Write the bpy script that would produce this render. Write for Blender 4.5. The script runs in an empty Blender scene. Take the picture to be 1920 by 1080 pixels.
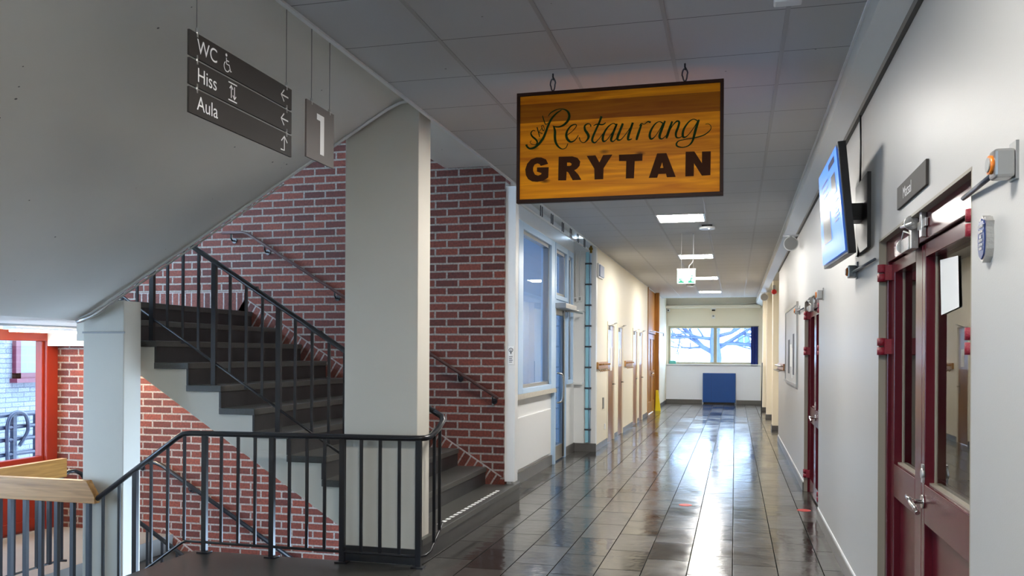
import bpy, bmesh, math, random
from mathutils import Vector, Matrix
random.seed(7)
SCN = bpy.context.scene
COL = SCN.collection

# ------------------------------------------------------------------ camera
F_PX = 1615.0
THETA = math.atan(418.0 / F_PX)
cam_data = bpy.data.cameras.new('camera')
cam_data.sensor_width = 36.0
cam_data.sensor_fit = 'HORIZONTAL'
cam_data.lens = 36.0 * F_PX / 1920.0
cam_data.shift_y = (663.8 - 540.0) / 1920.0
cam_data.clip_start = 0.05
cam_data.clip_end = 200.0
cam = bpy.data.objects.new('camera', cam_data)
COL.objects.link(cam)
ROLL = 0.0052
cam.matrix_world = (Matrix.Translation((0, 0, 1.5)) @ Matrix.Rotation(THETA, 4, 'Z')
                    @ Matrix.Rotation(math.radians(90), 4, 'X') @ Matrix.Rotation(ROLL, 4, 'Z'))
SCN.camera = cam

# ------------------------------------------------------------------ sky and exposure
world = bpy.data.worlds.new('sky')
SCN.world = world
world.use_nodes = True
wn = world.node_tree
wn.nodes['Background'].inputs[0].default_value = (0.54, 0.74, 1.0, 1)
wn.nodes['Background'].inputs[1].default_value = 4.2
SCN.view_settings.view_transform = 'Standard'
SCN.view_settings.look = 'None'
SCN.view_settings.gamma = 1.0
SCN.view_settings.use_curve_mapping = False
SCN.view_settings.exposure = 2.0
LAMP_EMIT = 24.0

def portal(name, loc, rot, sx, sy):
    """marks a real window opening to the sampler; gives no light of its own"""
    d = bpy.data.lights.new(name, 'AREA')
    d.shape = 'RECTANGLE'; d.size = sx; d.size_y = sy
    d.cycles.is_portal = True
    o = bpy.data.objects.new(name, d)
    COL.objects.link(o)
    o.location = loc; o.rotation_euler = rot
    return o

H = math.pi / 2
#portal('end_window_daylight', (-0.66, 27.7, 1.8), (-H, 0, 0), 2.8, 1.25)
#portal('entrance_daylight', (-7.95, 5.3, 0.6), (0, -H, 0), 2.4, 6.0)
#portal('hall_daylight', (-4.2, -1.0, 1.75), (0, -H, 0), 2.2, 5.0)
#portal('upper_landing_daylight', (-7.95, 5.6, 3.6), (0, -H, 0), 2.4, 5.0)
#portal('side_room_daylight', (-6.25, 10.9, 1.9), (0, -H, 0), 2.6, 4.4)

# ------------------------------------------------------------------ helpers
def lin(c):
    return tuple((x / 12.92 if x <= 0.04045 else ((x + 0.055) / 1.055) ** 2.4) for x in c)

def rgb(r, g, b):
    return lin((r / 255.0, g / 255.0, b / 255.0)) + (1.0,)

def mat(name, color, rough=0.5, metal=0.0, spec=0.5, noise=0.0, nscale=8.0, bump=0.0, bscale=60.0, coat=0.0):
    m = bpy.data.materials.new(name)
    m.use_nodes = True
    nt = m.node_tree
    b = nt.nodes['Principled BSDF']
    b.inputs['Base Color'].default_value = color
    b.inputs['Roughness'].default_value = rough
    b.inputs['Metallic'].default_value = metal
    b.inputs['Specular IOR Level'].default_value = spec
    b.inputs['Coat Weight'].default_value = coat
    tc = nt.nodes.new('ShaderNodeTexCoord')
    if noise > 0:
        n = nt.nodes.new('ShaderNodeTexNoise')
        n.inputs['Scale'].default_value = nscale
        n.inputs['Detail'].default_value = 5
        nt.links.new(tc.outputs['Object'], n.inputs['Vector'])
        mx = nt.nodes.new('ShaderNodeMix'); mx.data_type = 'RGBA'
        mx.inputs[6].default_value = tuple(c * (1 - noise) for c in color[:3]) + (1,)
        mx.inputs[7].default_value = tuple(min(1, c * (1 + noise)) for c in color[:3]) + (1,)
        nt.links.new(n.outputs['Fac'], mx.inputs[0])
        nt.links.new(mx.outputs[2], b.inputs['Base Color'])
    if bump > 0:
        n2 = nt.nodes.new('ShaderNodeTexNoise')
        n2.inputs['Scale'].default_value = bscale
        n2.inputs['Detail'].default_value = 3
        nt.links.new(tc.outputs['Object'], n2.inputs['Vector'])
        bp = nt.nodes.new('ShaderNodeBump')
        bp.inputs['Strength'].default_value = bump
        bp.inputs['Distance'].default_value = 0.01
        nt.links.new(n2.outputs['Fac'], bp.inputs['Height'])
        nt.links.new(bp.outputs['Normal'], b.inputs['Normal'])
    return m

def emit(name, color, strength):
    m = bpy.data.materials.new(name)
    m.use_nodes = True
    nt = m.node_tree
    b = nt.nodes['Principled BSDF']
    b.inputs['Base Color'].default_value = color
    b.inputs['Emission Color'].default_value = color
    b.inputs['Emission Strength'].default_value = strength
    b.inputs['Roughness'].default_value = 0.3
    return m

def glass(name, tint=(0.965, 0.98, 0.985, 1), ior=1.6, rough=0.0):
    m = bpy.data.materials.new(name)
    m.use_nodes = True
    nt = m.node_tree
    out = nt.nodes['Material Output']
    nt.nodes.remove(nt.nodes['Principled BSDF'])
    fr = nt.nodes.new('ShaderNodeFresnel'); fr.inputs['IOR'].default_value = ior
    tr = nt.nodes.new('ShaderNodeBsdfTransparent'); tr.inputs[0].default_value = tint
    gl = nt.nodes.new('ShaderNodeBsdfGlossy'); gl.inputs['Roughness'].default_value = rough
    mx = nt.nodes.new('ShaderNodeMixShader')
    ge = nt.nodes.new('ShaderNodeNewGeometry')
    inv = nt.nodes.new('ShaderNodeMath'); inv.operation = 'SUBTRACT'; inv.inputs[0].default_value = 1.0
    nt.links.new(ge.outputs['Backfacing'], inv.inputs[1])
    mu = nt.nodes.new('ShaderNodeMath'); mu.operation = 'MULTIPLY'
    nt.links.new(fr.outputs[0], mu.inputs[0]); nt.links.new(inv.outputs[0], mu.inputs[1])
    nt.links.new(mu.outputs[0], mx.inputs[0])
    nt.links.new(tr.outputs[0], mx.inputs[1])
    nt.links.new(gl.outputs[0], mx.inputs[2])
    nt.links.new(mx.outputs[0], out.inputs['Surface'])
    return m

# ---- mesh builders (world metres, +Y runs down the corridor, +X to the right)
def NB():
    return bmesh.new()

def box(bm, x0, x1, y0, y1, z0, z1):
    if x0 > x1: x0, x1 = x1, x0
    if y0 > y1: y0, y1 = y1, y0
    if z0 > z1: z0, z1 = z1, z0
    v = [bm.verts.new(p) for p in ((x0, y0, z0), (x1, y0, z0), (x1, y1, z0), (x0, y1, z0),
                                   (x0, y0, z1), (x1, y0, z1), (x1, y1, z1), (x0, y1, z1))]
    for f in ((3, 2, 1, 0), (4, 5, 6, 7), (0, 1, 5, 4), (1, 2, 6, 5), (2, 3, 7, 6), (3, 0, 4, 7)):
        bm.faces.new([v[i] for i in f])
    return bm

def B(*boxes):
    bm = NB()
    for b in boxes:
        box(bm, *b)
    return bm

def hexa(bm, pts):
    """eight corners, bottom ring then top ring"""
    v = [bm.verts.new(p) for p in pts]
    for f in ((3, 2, 1, 0), (4, 5, 6, 7), (0, 1, 5, 4), (1, 2, 6, 5), (2, 3, 7, 6), (3, 0, 4, 7)):
        bm.faces.new([v[i] for i in f])
    bmesh.ops.recalc_face_normals(bm, faces=bm.faces[:])
    return bm

def prism(bm, poly, axis, a0, a1):
    """extrude a 2D outline along an axis; axis 'Y': poly in (x,z); 'X': (y,z); 'Z': (x,y)"""
    def P(p, a):
        if axis == 'Y': return (p[0], a, p[1])
        if axis == 'X': return (a, p[0], p[1])
        return (p[0], p[1], a)
    lo = [bm.verts.new(P(p, a0)) for p in poly]
    hi = [bm.verts.new(P(p, a1)) for p in poly]
    n = len(poly)
    fs = [bm.faces.new(lo), bm.faces.new(hi[::-1])]
    for i in range(n):
        j = (i + 1) % n
        fs.append(bm.faces.new((lo[j], lo[i], hi[i], hi[j])))
    bmesh.ops.recalc_face_normals(bm, faces=fs)
    return bm

def tube(bm, pts, r, n=10, closed=False, cap=True):
    P = [Vector(p) for p in pts]
    rings = []
    m = len(P)
    up = None
    for i in range(m):
        if closed:
            t = (P[(i + 1) % m] - P[i - 1]).normalized()
        elif i == 0: t = (P[1] - P[0]).normalized()
        elif i == m - 1: t = (P[-1] - P[-2]).normalized()
        else: t = ((P[i + 1] - P[i]).normalized() + (P[i] - P[i - 1]).normalized()).normalized()
        if up is None:
            up = Vector((0, 0, 1)) if abs(t.z) < 0.9 else Vector((1, 0, 0))
        a = t.cross(up)
        if a.length < 1e-4:
            a = t.cross(Vector((0, 1, 0)))
        a.normalize()
        b = a.cross(t).normalized()
        up = b
        rr = r[i] if isinstance(r, (list, tuple)) else r
        rings.append([bm.verts.new(P[i] + rr * (math.cos(2 * math.pi * k / n) * a + math.sin(2 * math.pi * k / n) * b)) for k in range(n)])
    fs = []
    for i in range(m if closed else m - 1):
        A, C = rings[i], rings[(i + 1) % m]
        for k in range(n):
            fs.append(bm.faces.new((A[k], A[(k + 1) % n], C[(k + 1) % n], C[k])))
    if cap and not closed:
        fs.append(bm.faces.new(rings[0][::-1])); fs.append(bm.faces.new(rings[-1]))
    for f in fs[:len(fs) - (2 if cap and not closed else 0)]:
        f.smooth = True
    bmesh.ops.recalc_face_normals(bm, faces=fs)
    return bm

def T(pts, r, n=10, closed=False):
    return tube(NB(), pts, r, n, closed)

def barbox(bm, p, q, w, h):
    """rectangular bar from p to q in a vertical plane, w across, h in its own height"""
    p, q = Vector(p), Vector(q)
    t = (q - p).normalized()
    a = t.cross(Vector((0, 0, 1))).normalized()
    b = a.cross(t).normalized()
    c = []
    for e in (p, q):
        c.append([e + sx * a * w / 2 + sy * b * h / 2 for sx, sy in ((-1, -1), (1, -1), (1, 1), (-1, 1))])
    return hexa(bm, c[0] + c[1])

def disc(bm, c, axis, r, d, n=24):
    """solid disc centred at c, axis letter, radius r, thickness d"""
    c = Vector(c)
    ax = {'X': Vector((1, 0, 0)), 'Y': Vector((0, 1, 0)), 'Z': Vector((0, 0, 1))}[axis]
    return tube(bm, [c - ax * d / 2, c + ax * d / 2], r, n)

def smooth_path(pts, k=4):
    """Catmull-Rom through tuples of any length"""
    out = []
    n = len(pts)
    for i in range(n - 1):
        p0, p1, p2, p3 = pts[max(i - 1, 0)], pts[i], pts[i + 1], pts[min(i + 2, n - 1)]
        for s in range(k):
            t = s / k
            out.append(tuple(0.5 * (2 * b + (c - a) * t + (2 * a - 5 * b + 4 * c - d) * t * t + (3 * b - a - 3 * c + d) * t ** 3)
                             for a, b, c, d in zip(p0, p1, p2, p3)))
    out.append(tuple(pts[-1]))
    return out

def ribbon(bm, path, place, k=4):
    """flat painted stroke: path of (s, t, width); place(s, t) gives the 3D point"""
    P = smooth_path(path, k) if k > 1 else path
    prev = None
    for i, (s, t, w) in enumerate(P):
        a, b = P[max(i - 1, 0)], P[min(i + 1, len(P) - 1)]
        dx, dy = b[0] - a[0], b[1] - a[1]
        L = math.hypot(dx, dy) or 1
        nx, ny = -dy / L * w / 2, dx / L * w / 2
        cur = (bm.verts.new(place(s + nx, t + ny)), bm.verts.new(place(s - nx, t - ny)))
        if prev:
            bm.faces.new((prev[0], cur[0], cur[1], prev[1]))
        prev = cur
    return bm

def wpos(o):
    v = Vector((0, 0, 0))
    while o is not None:
        v = v + o.location
        o = o.parent
    return v

def obj(name, bm, m, parent=None, label=None, bevel=0.0, smooth=False):
    if parent is not None:
        off = wpos(parent)
        bmesh.ops.translate(bm, verts=bm.verts[:], vec=-off)
    me = bpy.data.meshes.new(name)
    if smooth:
        for f in bm.faces: f.smooth = True
    bm.to_mesh(me); bm.free()
    me.materials.append(m)
    o = bpy.data.objects.new(name, me)
    COL.objects.link(o)
    o.parent = parent
    if label: o['label'] = label
    if bevel > 0:
        md = o.modifiers.new('bevel', 'BEVEL')
        md.width = bevel; md.segments = 2; md.limit_method = 'ANGLE'
    return o

def tag(o, label, cat, group=None, kind=None):
    o['label'] = label; o['category'] = cat
    if group: o['group'] = group
    if kind: o['kind'] = kind
    return o

def thing(name, label, cat, loc, group=None, kind=None):
    o = bpy.data.objects.new(name, None)
    COL.objects.link(o)
    o.location = loc
    o.empty_display_size = 0.1
    return tag(o, label, cat, group, kind)

def struct(name, bm, m, label, cat, bevel=0.0):
    return tag(obj(name, bm, m, bevel=bevel), label, cat, kind='structure')

def copy_thing(root, loc, label, group=None):
    def rec(o, par):
        c = o.copy(); COL.objects.link(c); c.parent = par
        for ch in [x for x in COL.objects if x.parent == o]:
            rec(ch, c)
        return c
    c = rec(root, None)
    c.location = loc
    c['label'] = label
    if group: c['group'] = group
    return c

def text_bm(body, size, place, extrude=0.0):
    """lettering from the built-in font, laid flat by place(s, t)"""
    cu = bpy.data.curves.new('lettering', 'FONT')
    cu.body = body; cu.size = size
    o = bpy.data.objects.new('lettering', cu)
    COL.objects.link(o)
    dg = bpy.context.evaluated_depsgraph_get()
    me = bpy.data.meshes.new_from_object(o.evaluated_get(dg))
    bm = NB(); bm.from_mesh(me)
    for v in bm.verts:
        v.co = Vector(place(v.co.x, v.co.y))
    bpy.data.objects.remove(o); bpy.data.curves.remove(cu); bpy.data.meshes.remove(me)
    return bm

def outline_bm(shapes, place):
    """filled letter outlines with holes; shapes = list of loop lists"""
    cu = bpy.data.curves.new('outline', 'CURVE')
    cu.dimensions = '2D'; cu.fill_mode = 'BOTH'
    for loops in shapes:
        for lp in loops:
            s = cu.splines.new('POLY')
            s.points.add(len(lp) - 1)
            for p, q in zip(s.points, lp):
                p.co = (q[0], q[1], 0, 1)
            s.use_cyclic_u = True
    o = bpy.data.objects.new('outline', cu)
    COL.objects.link(o)
    dg = bpy.context.evaluated_depsgraph_get()
    me = bpy.data.meshes.new_from_object(o.evaluated_get(dg))
    bm = NB(); bm.from_mesh(me)
    for v in bm.verts:
        v.co = Vector(place(v.co.x, v.co.y))
    bpy.data.objects.remove(o); bpy.data.curves.remove(cu); bpy.data.meshes.remove(me)
    return bm

# ------------------------------------------------------------------ materials
def brick_mat(name, c1, c2, mortar, bw, rh, ms, axes='XZ', rough=0.75, bump=0.6, offs=0.5):
    m = bpy.data.materials.new(name)
    m.use_nodes = True
    nt = m.node_tree
    b = nt.nodes['Principled BSDF']
    tc = nt.nodes.new('ShaderNodeTexCoord')
    sp = nt.nodes.new('ShaderNodeSeparateXYZ')
    cb = nt.nodes.new('ShaderNodeCombineXYZ')
    nt.links.new(tc.outputs['Object'], sp.inputs[0])
    nt.links.new(sp.outputs[axes[0]], cb.inputs['X'])
    nt.links.new(sp.outputs[axes[1]], cb.inputs['Y'])
    # slightly irregular edges
    nz = nt.nodes.new('ShaderNodeTexNoise'); nz.inputs['Scale'].default_value = 14
    nt.links.new(cb.outputs[0], nz.inputs['Vector'])
    mad = nt.nodes.new('ShaderNodeVectorMath'); mad.operation = 'MULTIPLY_ADD'
    mad.inputs[1].default_value = (0.006, 0.006, 0)
    nt.links.new(nz.outputs['Color'], mad.inputs[0])
    nt.links.new(cb.outputs[0], mad.inputs[2])
    br = nt.nodes.new('ShaderNodeTexBrick')
    br.offset = offs
    br.inputs['Scale'].default_value = 1.0
    br.inputs['Brick Width'].default_value = bw
    br.inputs['Row Height'].default_value = rh
    br.inputs['Mortar Size'].default_value = ms
    br.inputs['Mortar Smooth'].default_value = 0.15
    br.inputs['Bias'].default_value = 0.0
    br.inputs['Color1'].default_value = c1
    br.inputs['Color2'].default_value = c2
    br.inputs['Mortar'].default_value = mortar
    nt.links.new(mad.outputs[0], br.inputs['Vector'])
    n2 = nt.nodes.new('ShaderNodeTexNoise'); n2.inputs['Scale'].default_value = 45; n2.inputs['Detail'].default_value = 6
    nt.links.new(cb.outputs[0], n2.inputs['Vector'])
    rp = nt.nodes.new('ShaderNodeMapRange')
    rp.inputs['From Min'].default_value = 0.3; rp.inputs['From Max'].default_value = 0.7
    rp.inputs['To Min'].default_value = 0.65; rp.inputs['To Max'].default_value = 1.25
    nt.links.new(n2.outputs['Fac'], rp.inputs['Value'])
    mul = nt.nodes.new('ShaderNodeMix'); mul.data_type = 'RGBA'; mul.blend_type = 'MULTIPLY'
    mul.inputs[0].default_value = 1.0
    nt.links.new(br.outputs['Color'], mul.inputs[6])
    nt.links.new(rp.outputs['Result'], mul.inputs[7])
    nt.links.new(mul.outputs[2], b.inputs['Base Color'])
    b.inputs['Roughness'].default_value = rough
    bp = nt.nodes.new('ShaderNodeBump')
    bp.invert = True
    bp.inputs['Strength'].default_value = bump
    bp.inputs['Distance'].default_value = 0.012
    nt.links.new(br.outputs['Fac'], bp.inputs['Height'])
    nt.links.new(bp.outputs['Normal'], b.inputs['Normal'])
    return m

def floor_mat():
    m = bpy.data.materials.new('polished_stone_tiles')
    m.use_nodes = True
    nt = m.node_tree
    b = nt.nodes['Principled BSDF']
    tc = nt.nodes.new('ShaderNodeTexCoord')
    sp = nt.nodes.new('ShaderNodeSeparateXYZ'); cb = nt.nodes.new('ShaderNodeCombineXYZ')
    nt.links.new(tc.outputs['Object'], sp.inputs[0])
    nt.links.new(sp.outputs['Y'], cb.inputs['X'])
    ad = nt.nodes.new('ShaderNodeMath'); ad.operation = 'ADD'; ad.inputs[1].default_value = 0.09 + 6.0
    nt.links.new(sp.outputs['X'], ad.inputs[0])
    nt.links.new(ad.outputs[0], cb.inputs['Y'])
    br = nt.nodes.new('ShaderNodeTexBrick')
    br.offset = 0.37; br.offset_frequency = 2
    br.inputs['Scale'].default_value = 1.0
    br.inputs['Brick Width'].default_value = 0.60
    br.inputs['Row Height'].default_value = 0.304
    br.inputs['Mortar Size'].default_value = 0.0042
    br.inputs['Mortar Smooth'].default_value = 0.3
    br.inputs['Color1'].default_value = (0.016, 0.0155, 0.015, 1)
    br.inputs['Color2'].default_value = (0.075, 0.072, 0.066, 1)
    br.inputs['Mortar'].default_value = (0.006, 0.006, 0.006, 1)
    nt.links.new(cb.outputs[0], br.inputs['Vector'])
    n = nt.nodes.new('ShaderNodeTexNoise'); n.inputs['Scale'].default_value = 3.5; n.inputs['Detail'].default_value = 8
    nt.links.new(tc.outputs['Object'], n.inputs['Vector'])
    rp = nt.nodes.new('ShaderNodeMapRange')
    rp.inputs['From Min'].default_value = 0.3; rp.inputs['From Max'].default_value = 0.7
    rp.inputs['To Min'].default_value = 0.6; rp.inputs['To Max'].default_value = 1.35
    nt.links.new(n.outputs['Fac'], rp.inputs['Value'])
    mul = nt.nodes.new('ShaderNodeMix'); mul.data_type = 'RGBA'; mul.blend_type = 'MULTIPLY'; mul.inputs[0].default_value = 1
    nt.links.new(br.outputs['Color'], mul.inputs[6]); nt.links.new(rp.outputs['Result'], mul.inputs[7])
    nt.links.new(mul.outputs[2], b.inputs['Base Color'])
    # worn polish: roughness differs a little across the tiles
    r2 = nt.nodes.new('ShaderNodeMapRange')
    r2.inputs['From Min'].default_value = 0.3; r2.inputs['From Max'].default_value = 0.75
    r2.inputs['To Min'].default_value = 0.11; r2.inputs['To Max'].default_value = 0.20
    nt.links.new(n.outputs['Fac'], r2.inputs['Value'])
    bw = nt.nodes.new('ShaderNodeRGBToBW'); nt.links.new(br.outputs['Color'], bw.inputs[0])
    r3 = nt.nodes.new('ShaderNodeMapRange')
    r3.inputs['From Min'].default_value = 0.02; r3.inputs['From Max'].default_value = 0.07
    r3.inputs['To Min'].default_value = -0.03; r3.inputs['To Max'].default_value = 0.05
    nt.links.new(bw.outputs[0], r3.inputs['Value'])
    radd = nt.nodes.new('ShaderNodeMath'); radd.operation = 'ADD'
    nt.links.new(r2.outputs['Result'], radd.inputs[0]); nt.links.new(r3.outputs['Result'], radd.inputs[1])
    jm = nt.nodes.new('ShaderNodeMix'); jm.data_type = 'FLOAT'; jm.inputs[3].default_value = 0.6
    nt.links.new(br.outputs['Fac'], jm.inputs[0]); nt.links.new(radd.outputs[0], jm.inputs[2])
    nt.links.new(jm.outputs[0], b.inputs['Roughness'])
    js = nt.nodes.new('ShaderNodeMapRange')
    js.inputs['To Min'].default_value = 0.36; js.inputs['To Max'].default_value = 0.0
    nt.links.new(br.outputs['Fac'], js.inputs['Value'])
    nt.links.new(js.outputs['Result'], b.inputs['Specular IOR Level'])
    # gentle waviness of the ground stone, plus the joints
    n3 = nt.nodes.new('ShaderNodeTexNoise'); n3.inputs['Scale'].default_value = 9; n3.inputs['Detail'].default_value = 2
    nt.links.new(tc.outputs['Object'], n3.inputs['Vector'])
    sub = nt.nodes.new('ShaderNodeMath'); sub.operation = 'MULTIPLY_ADD'
    sub.inputs[1].default_value = -0.6
    nt.links.new(br.outputs['Fac'], sub.inputs[0]); nt.links.new(n3.outputs['Fac'], sub.inputs[2])
    bp = nt.nodes.new('ShaderNodeBump'); bp.inputs['Strength'].default_value = 0.10; bp.inputs['Distance'].default_value = 0.02
    nt.links.new(sub.outputs[0], bp.inputs['Height'])
    nt.links.new(bp.outputs['Normal'], b.inputs['Normal'])
    return m

def ceiling_mat():
    """acoustic tiles: fine cross joints every 0.6 m along the corridor"""
    m = bpy.data.materials.new('acoustic_tiles')
    m.use_nodes = True
    nt = m.node_tree
    b = nt.nodes['Principled BSDF']
    tc = nt.nodes.new('ShaderNodeTexCoord'); sp = nt.nodes.new('ShaderNodeSeparateXYZ')
    nt.links.new(tc.outputs['Object'], sp.inputs[0])
    a = nt.nodes.new('ShaderNodeMath'); a.operation = 'MULTIPLY_ADD'
    a.inputs[1].default_value = 1 / 0.6; a.inputs[2].default_value = -4.936 / 0.6 + 50
    nt.links.new(sp.outputs['Y'], a.inputs[0])
    f = nt.nodes.new('ShaderNodeMath'); f.operation = 'FRACT'
    nt.links.new(a.outputs[0], f.inputs[0])
    lt = nt.nodes.new('ShaderNodeMath'); lt.operation = 'LESS_THAN'; lt.inputs[1].default_value = 0.013
    nt.links.new(f.outputs[0], lt.inputs[0])
    mx = nt.nodes.new('ShaderNodeMix'); mx.data_type = 'RGBA'
    mx.inputs[6].default_value = (0.53, 0.525, 0.52, 1); mx.inputs[7].default_value = (0.20, 0.20, 0.195, 1)
    nt.links.new(lt.outputs[0], mx.inputs[0])
    vo = nt.nodes.new('ShaderNodeTexVoronoi'); vo.inputs['Scale'].default_value = 3.0
    nt.links.new(tc.outputs['Object'], vo.inputs['Vector'])
    l2 = nt.nodes.new('ShaderNodeMath'); l2.operation = 'LESS_THAN'; l2.inputs[1].default_value = 0.022
    nt.links.new(vo.outputs['Distance'], l2.inputs[0])
    m2 = nt.nodes.new('ShaderNodeMix'); m2.data_type = 'RGBA'
    m2.inputs[7].default_value = (0.25, 0.24, 0.23, 1)
    nt.links.new(l2.outputs[0], m2.inputs[0]); nt.links.new(mx.outputs[2], m2.inputs[6])
    nt.links.new(m2.outputs[2], b.inputs['Base Color'])
    b.inputs['Roughness'].default_value = 0.8
    return m

def concrete_mat(name, color):
    """painted concrete with small dark air pores"""
    m = mat(name, color, 0.75, noise=0.06, nscale=1.5)
    nt = m.node_tree
    b = nt.nodes['Principled BSDF']
    src = b.inputs['Base Color'].links[0].from_socket
    tc = nt.nodes.new('ShaderNodeTexCoord')
    prev = src
    for sc, th in ((3.6, 0.030), (7.0, 0.028)):
        vo = nt.nodes.new('ShaderNodeTexVoronoi'); vo.inputs['Scale'].default_value = sc
        vo.inputs['Randomness'].default_value = 1.0
        nt.links.new(tc.outputs['Object'], vo.inputs['Vector'])
        nz = nt.nodes.new('ShaderNodeTexNoise'); nz.inputs['Scale'].default_value = 1.1
        nt.links.new(tc.outputs['Object'], nz.inputs['Vector'])
        th_n = nt.nodes.new('ShaderNodeMath'); th_n.operation = 'MULTIPLY_ADD'
        th_n.inputs[1].default_value = th * 4.6; th_n.inputs[2].default_value = -th * 1.2
        nt.links.new(nz.outputs['Fac'], th_n.inputs[0])
        lt = nt.nodes.new('ShaderNodeMath'); lt.operation = 'LESS_THAN'
        nt.links.new(vo.outputs['Distance'], lt.inputs[0]); nt.links.new(th_n.outputs[0], lt.inputs[1])
        mx = nt.nodes.new('ShaderNodeMix'); mx.data_type = 'RGBA'
        mx.inputs[7].default_value = (color[0] * 0.25, color[1] * 0.25, color[2] * 0.25, 1)
        nt.links.new(lt.outputs[0], mx.inputs[0]); nt.links.new(prev, mx.inputs[6])
        prev = mx.outputs[2]
    nt.links.new(prev, b.inputs['Base Color'])
    return m

def wood_mat(name, c1, c2, axis='X', scale=1.0, rough=0.4, knots=False):
    m = bpy.data.materials.new(name)
    m.use_nodes = True
    nt = m.node_tree
    b = nt.nodes['Principled BSDF']
    tc = nt.nodes.new('ShaderNodeTexCoord')
    mp = nt.nodes.new('ShaderNodeMapping')
    s = [14.0 * scale] * 3
    s['XYZ'.index(axis)] = 0.9 * scale
    mp.inputs['Scale'].default_value = s
    nt.links.new(tc.outputs['Object'], mp.inputs['Vector'])
    n = nt.nodes.new('ShaderNodeTexNoise'); n.inputs['Scale'].default_value = 2.2; n.inputs['Detail'].default_value = 9
    n.inputs['Distortion'].default_value = 0.8
    nt.links.new(mp.outputs[0], n.inputs['Vector'])
    cr = nt.nodes.new('ShaderNodeValToRGB')
    cr.color_ramp.elements[0].position = 0.30; cr.color_ramp.elements[0].color = c1
    cr.color_ramp.elements[1].position = 0.68; cr.color_ramp.elements[1].color = c2
    nt.links.new(n.outputs['Fac'], cr.inputs['Fac'])
    last = cr.outputs['Color']
    if knots:
        # boards: each of the planks has its own tone
        sp = nt.nodes.new('ShaderNodeSeparateXYZ'); nt.links.new(tc.outputs['Object'], sp.inputs[0])
        rr = nt.nodes.new('ShaderNodeValToRGB'); rr.color_ramp.interpolation = 'CONSTANT'
        els = rr.color_ramp.elements
        els[0].position = 0.0; els[0].color = (1.0, 1.0, 1.0, 1)
        els[1].position = 0.37; els[1].color = (0.80, 0.76, 0.7, 1)
        e = els.new(0.52); e.color = (0.92, 0.88, 0.85, 1)
        e = els.new(0.73); e.color = (0.40, 0.33, 0.28, 1)
        e = els.new(0.90); e.color = (0.86, 0.82, 0.8, 1)
        mr = nt.nodes.new('ShaderNodeMapRange')
        mr.inputs['From Min'].default_value = -0.325; mr.inputs['From Max'].default_value = 0.325
        nt.links.new(sp.outputs['Z'], mr.inputs['Value'])
        nt.links.new(mr.outputs['Result'], rr.inputs['Fac'])
        mu = nt.nodes.new('ShaderNodeMix'); mu.data_type = 'RGBA'; mu.blend_type = 'MULTIPLY'; mu.inputs[0].default_value = 1
        nt.links.new(last, mu.inputs[6]); nt.links.new(rr.outputs['Color'], mu.inputs[7])
        mp2 = nt.nodes.new('ShaderNodeMapping'); mp2.inputs['Scale'].default_value = (3.6, 3.6, 8.0)
        nt.links.new(tc.outputs['Object'], mp2.inputs['Vector'])
        vo = nt.nodes.new('ShaderNodeTexVoronoi'); vo.inputs['Scale'].default_value = 1.0
        nt.links.new(mp2.outputs[0], vo.inputs['Vector'])
        k = nt.nodes.new('ShaderNodeMapRange')
        k.inputs['From Min'].default_value = 0.03; k.inputs['From Max'].default_value = 0.13
        k.inputs['To Min'].default_value = 0.25; k.inputs['To Max'].default_value = 1.0
        nt.links.new(vo.outputs['Distance'], k.inputs['Value'])
        mk = nt.nodes.new('ShaderNodeMix'); mk.data_type = 'RGBA'; mk.blend_type = 'MULTIPLY'; mk.inputs[0].default_value = 1
        nt.links.new(mu.outputs[2], mk.inputs[6]); nt.links.new(k.outputs['Result'], mk.inputs[7])
        last = mk.outputs[2]
    nt.links.new(last, b.inputs['Base Color'])
    b.inputs['Roughness'].default_value = rough
    if knots:
        b.inputs['Specular IOR Level'].default_value = 0.12
    return m

M = {}
M['brick'] = brick_mat('red_brick', rgb(78, 31, 24), rgb(116, 53, 37), rgb(140, 131, 124), 0.25, 0.081, 0.010)
M['soldier'] = brick_mat('red_brick_soldier_course', rgb(84, 42, 36), rgb(126, 68, 56), rgb(154, 144, 140), 0.081, 0.26, 0.009, offs=0.0)
M['white_brick'] = brick_mat('white_painted_brick', rgb(104, 110, 118), rgb(120, 124, 132), rgb(76, 84, 96), 0.25, 0.081, 0.008, axes='YZ', bump=0.4)
M['floor'] = floor_mat()
M['ceiling'] = ceiling_mat()
M['soffit'] = concrete_mat('painted_concrete', rgb(234, 231, 224))
M['column'] = mat('painted_column', rgb(208, 204, 192), 0.6, noise=0.03, nscale=3, bump=0.05, bscale=120)
M['wall'] = mat('white_wall_paint', rgb(174, 173, 170), 0.42, noise=0.02, nscale=2, bump=0.06, bscale=180)
M['cream'] = mat('cream_wall_paint', rgb(240, 232, 212), 0.5, noise=0.02, nscale=2, bump=0.04, bscale=150)
M['white'] = mat('white_gloss', rgb(232, 233, 232), 0.35)
M['blue_white'] = mat('pale_blue_lacquer', rgb(182, 210, 238), 0.3)
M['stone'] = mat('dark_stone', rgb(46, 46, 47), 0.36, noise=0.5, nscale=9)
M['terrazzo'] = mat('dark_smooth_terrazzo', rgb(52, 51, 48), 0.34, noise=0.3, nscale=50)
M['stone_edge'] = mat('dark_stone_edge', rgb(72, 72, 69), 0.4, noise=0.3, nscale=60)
M['skirt'] = mat('grey_stone_skirting', rgb(96, 94, 92), 0.35, noise=0.15, nscale=20)
M['black'] = mat('black_lacquered_steel', rgb(28, 29, 33), 0.28, noise=0.1, nscale=10)
M['steel_grey'] = mat('slate_lacquered_steel', rgb(58, 64, 74), 0.35)
M['chrome'] = mat('chrome', rgb(205, 203, 198), 0.14, metal=1.0)
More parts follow.
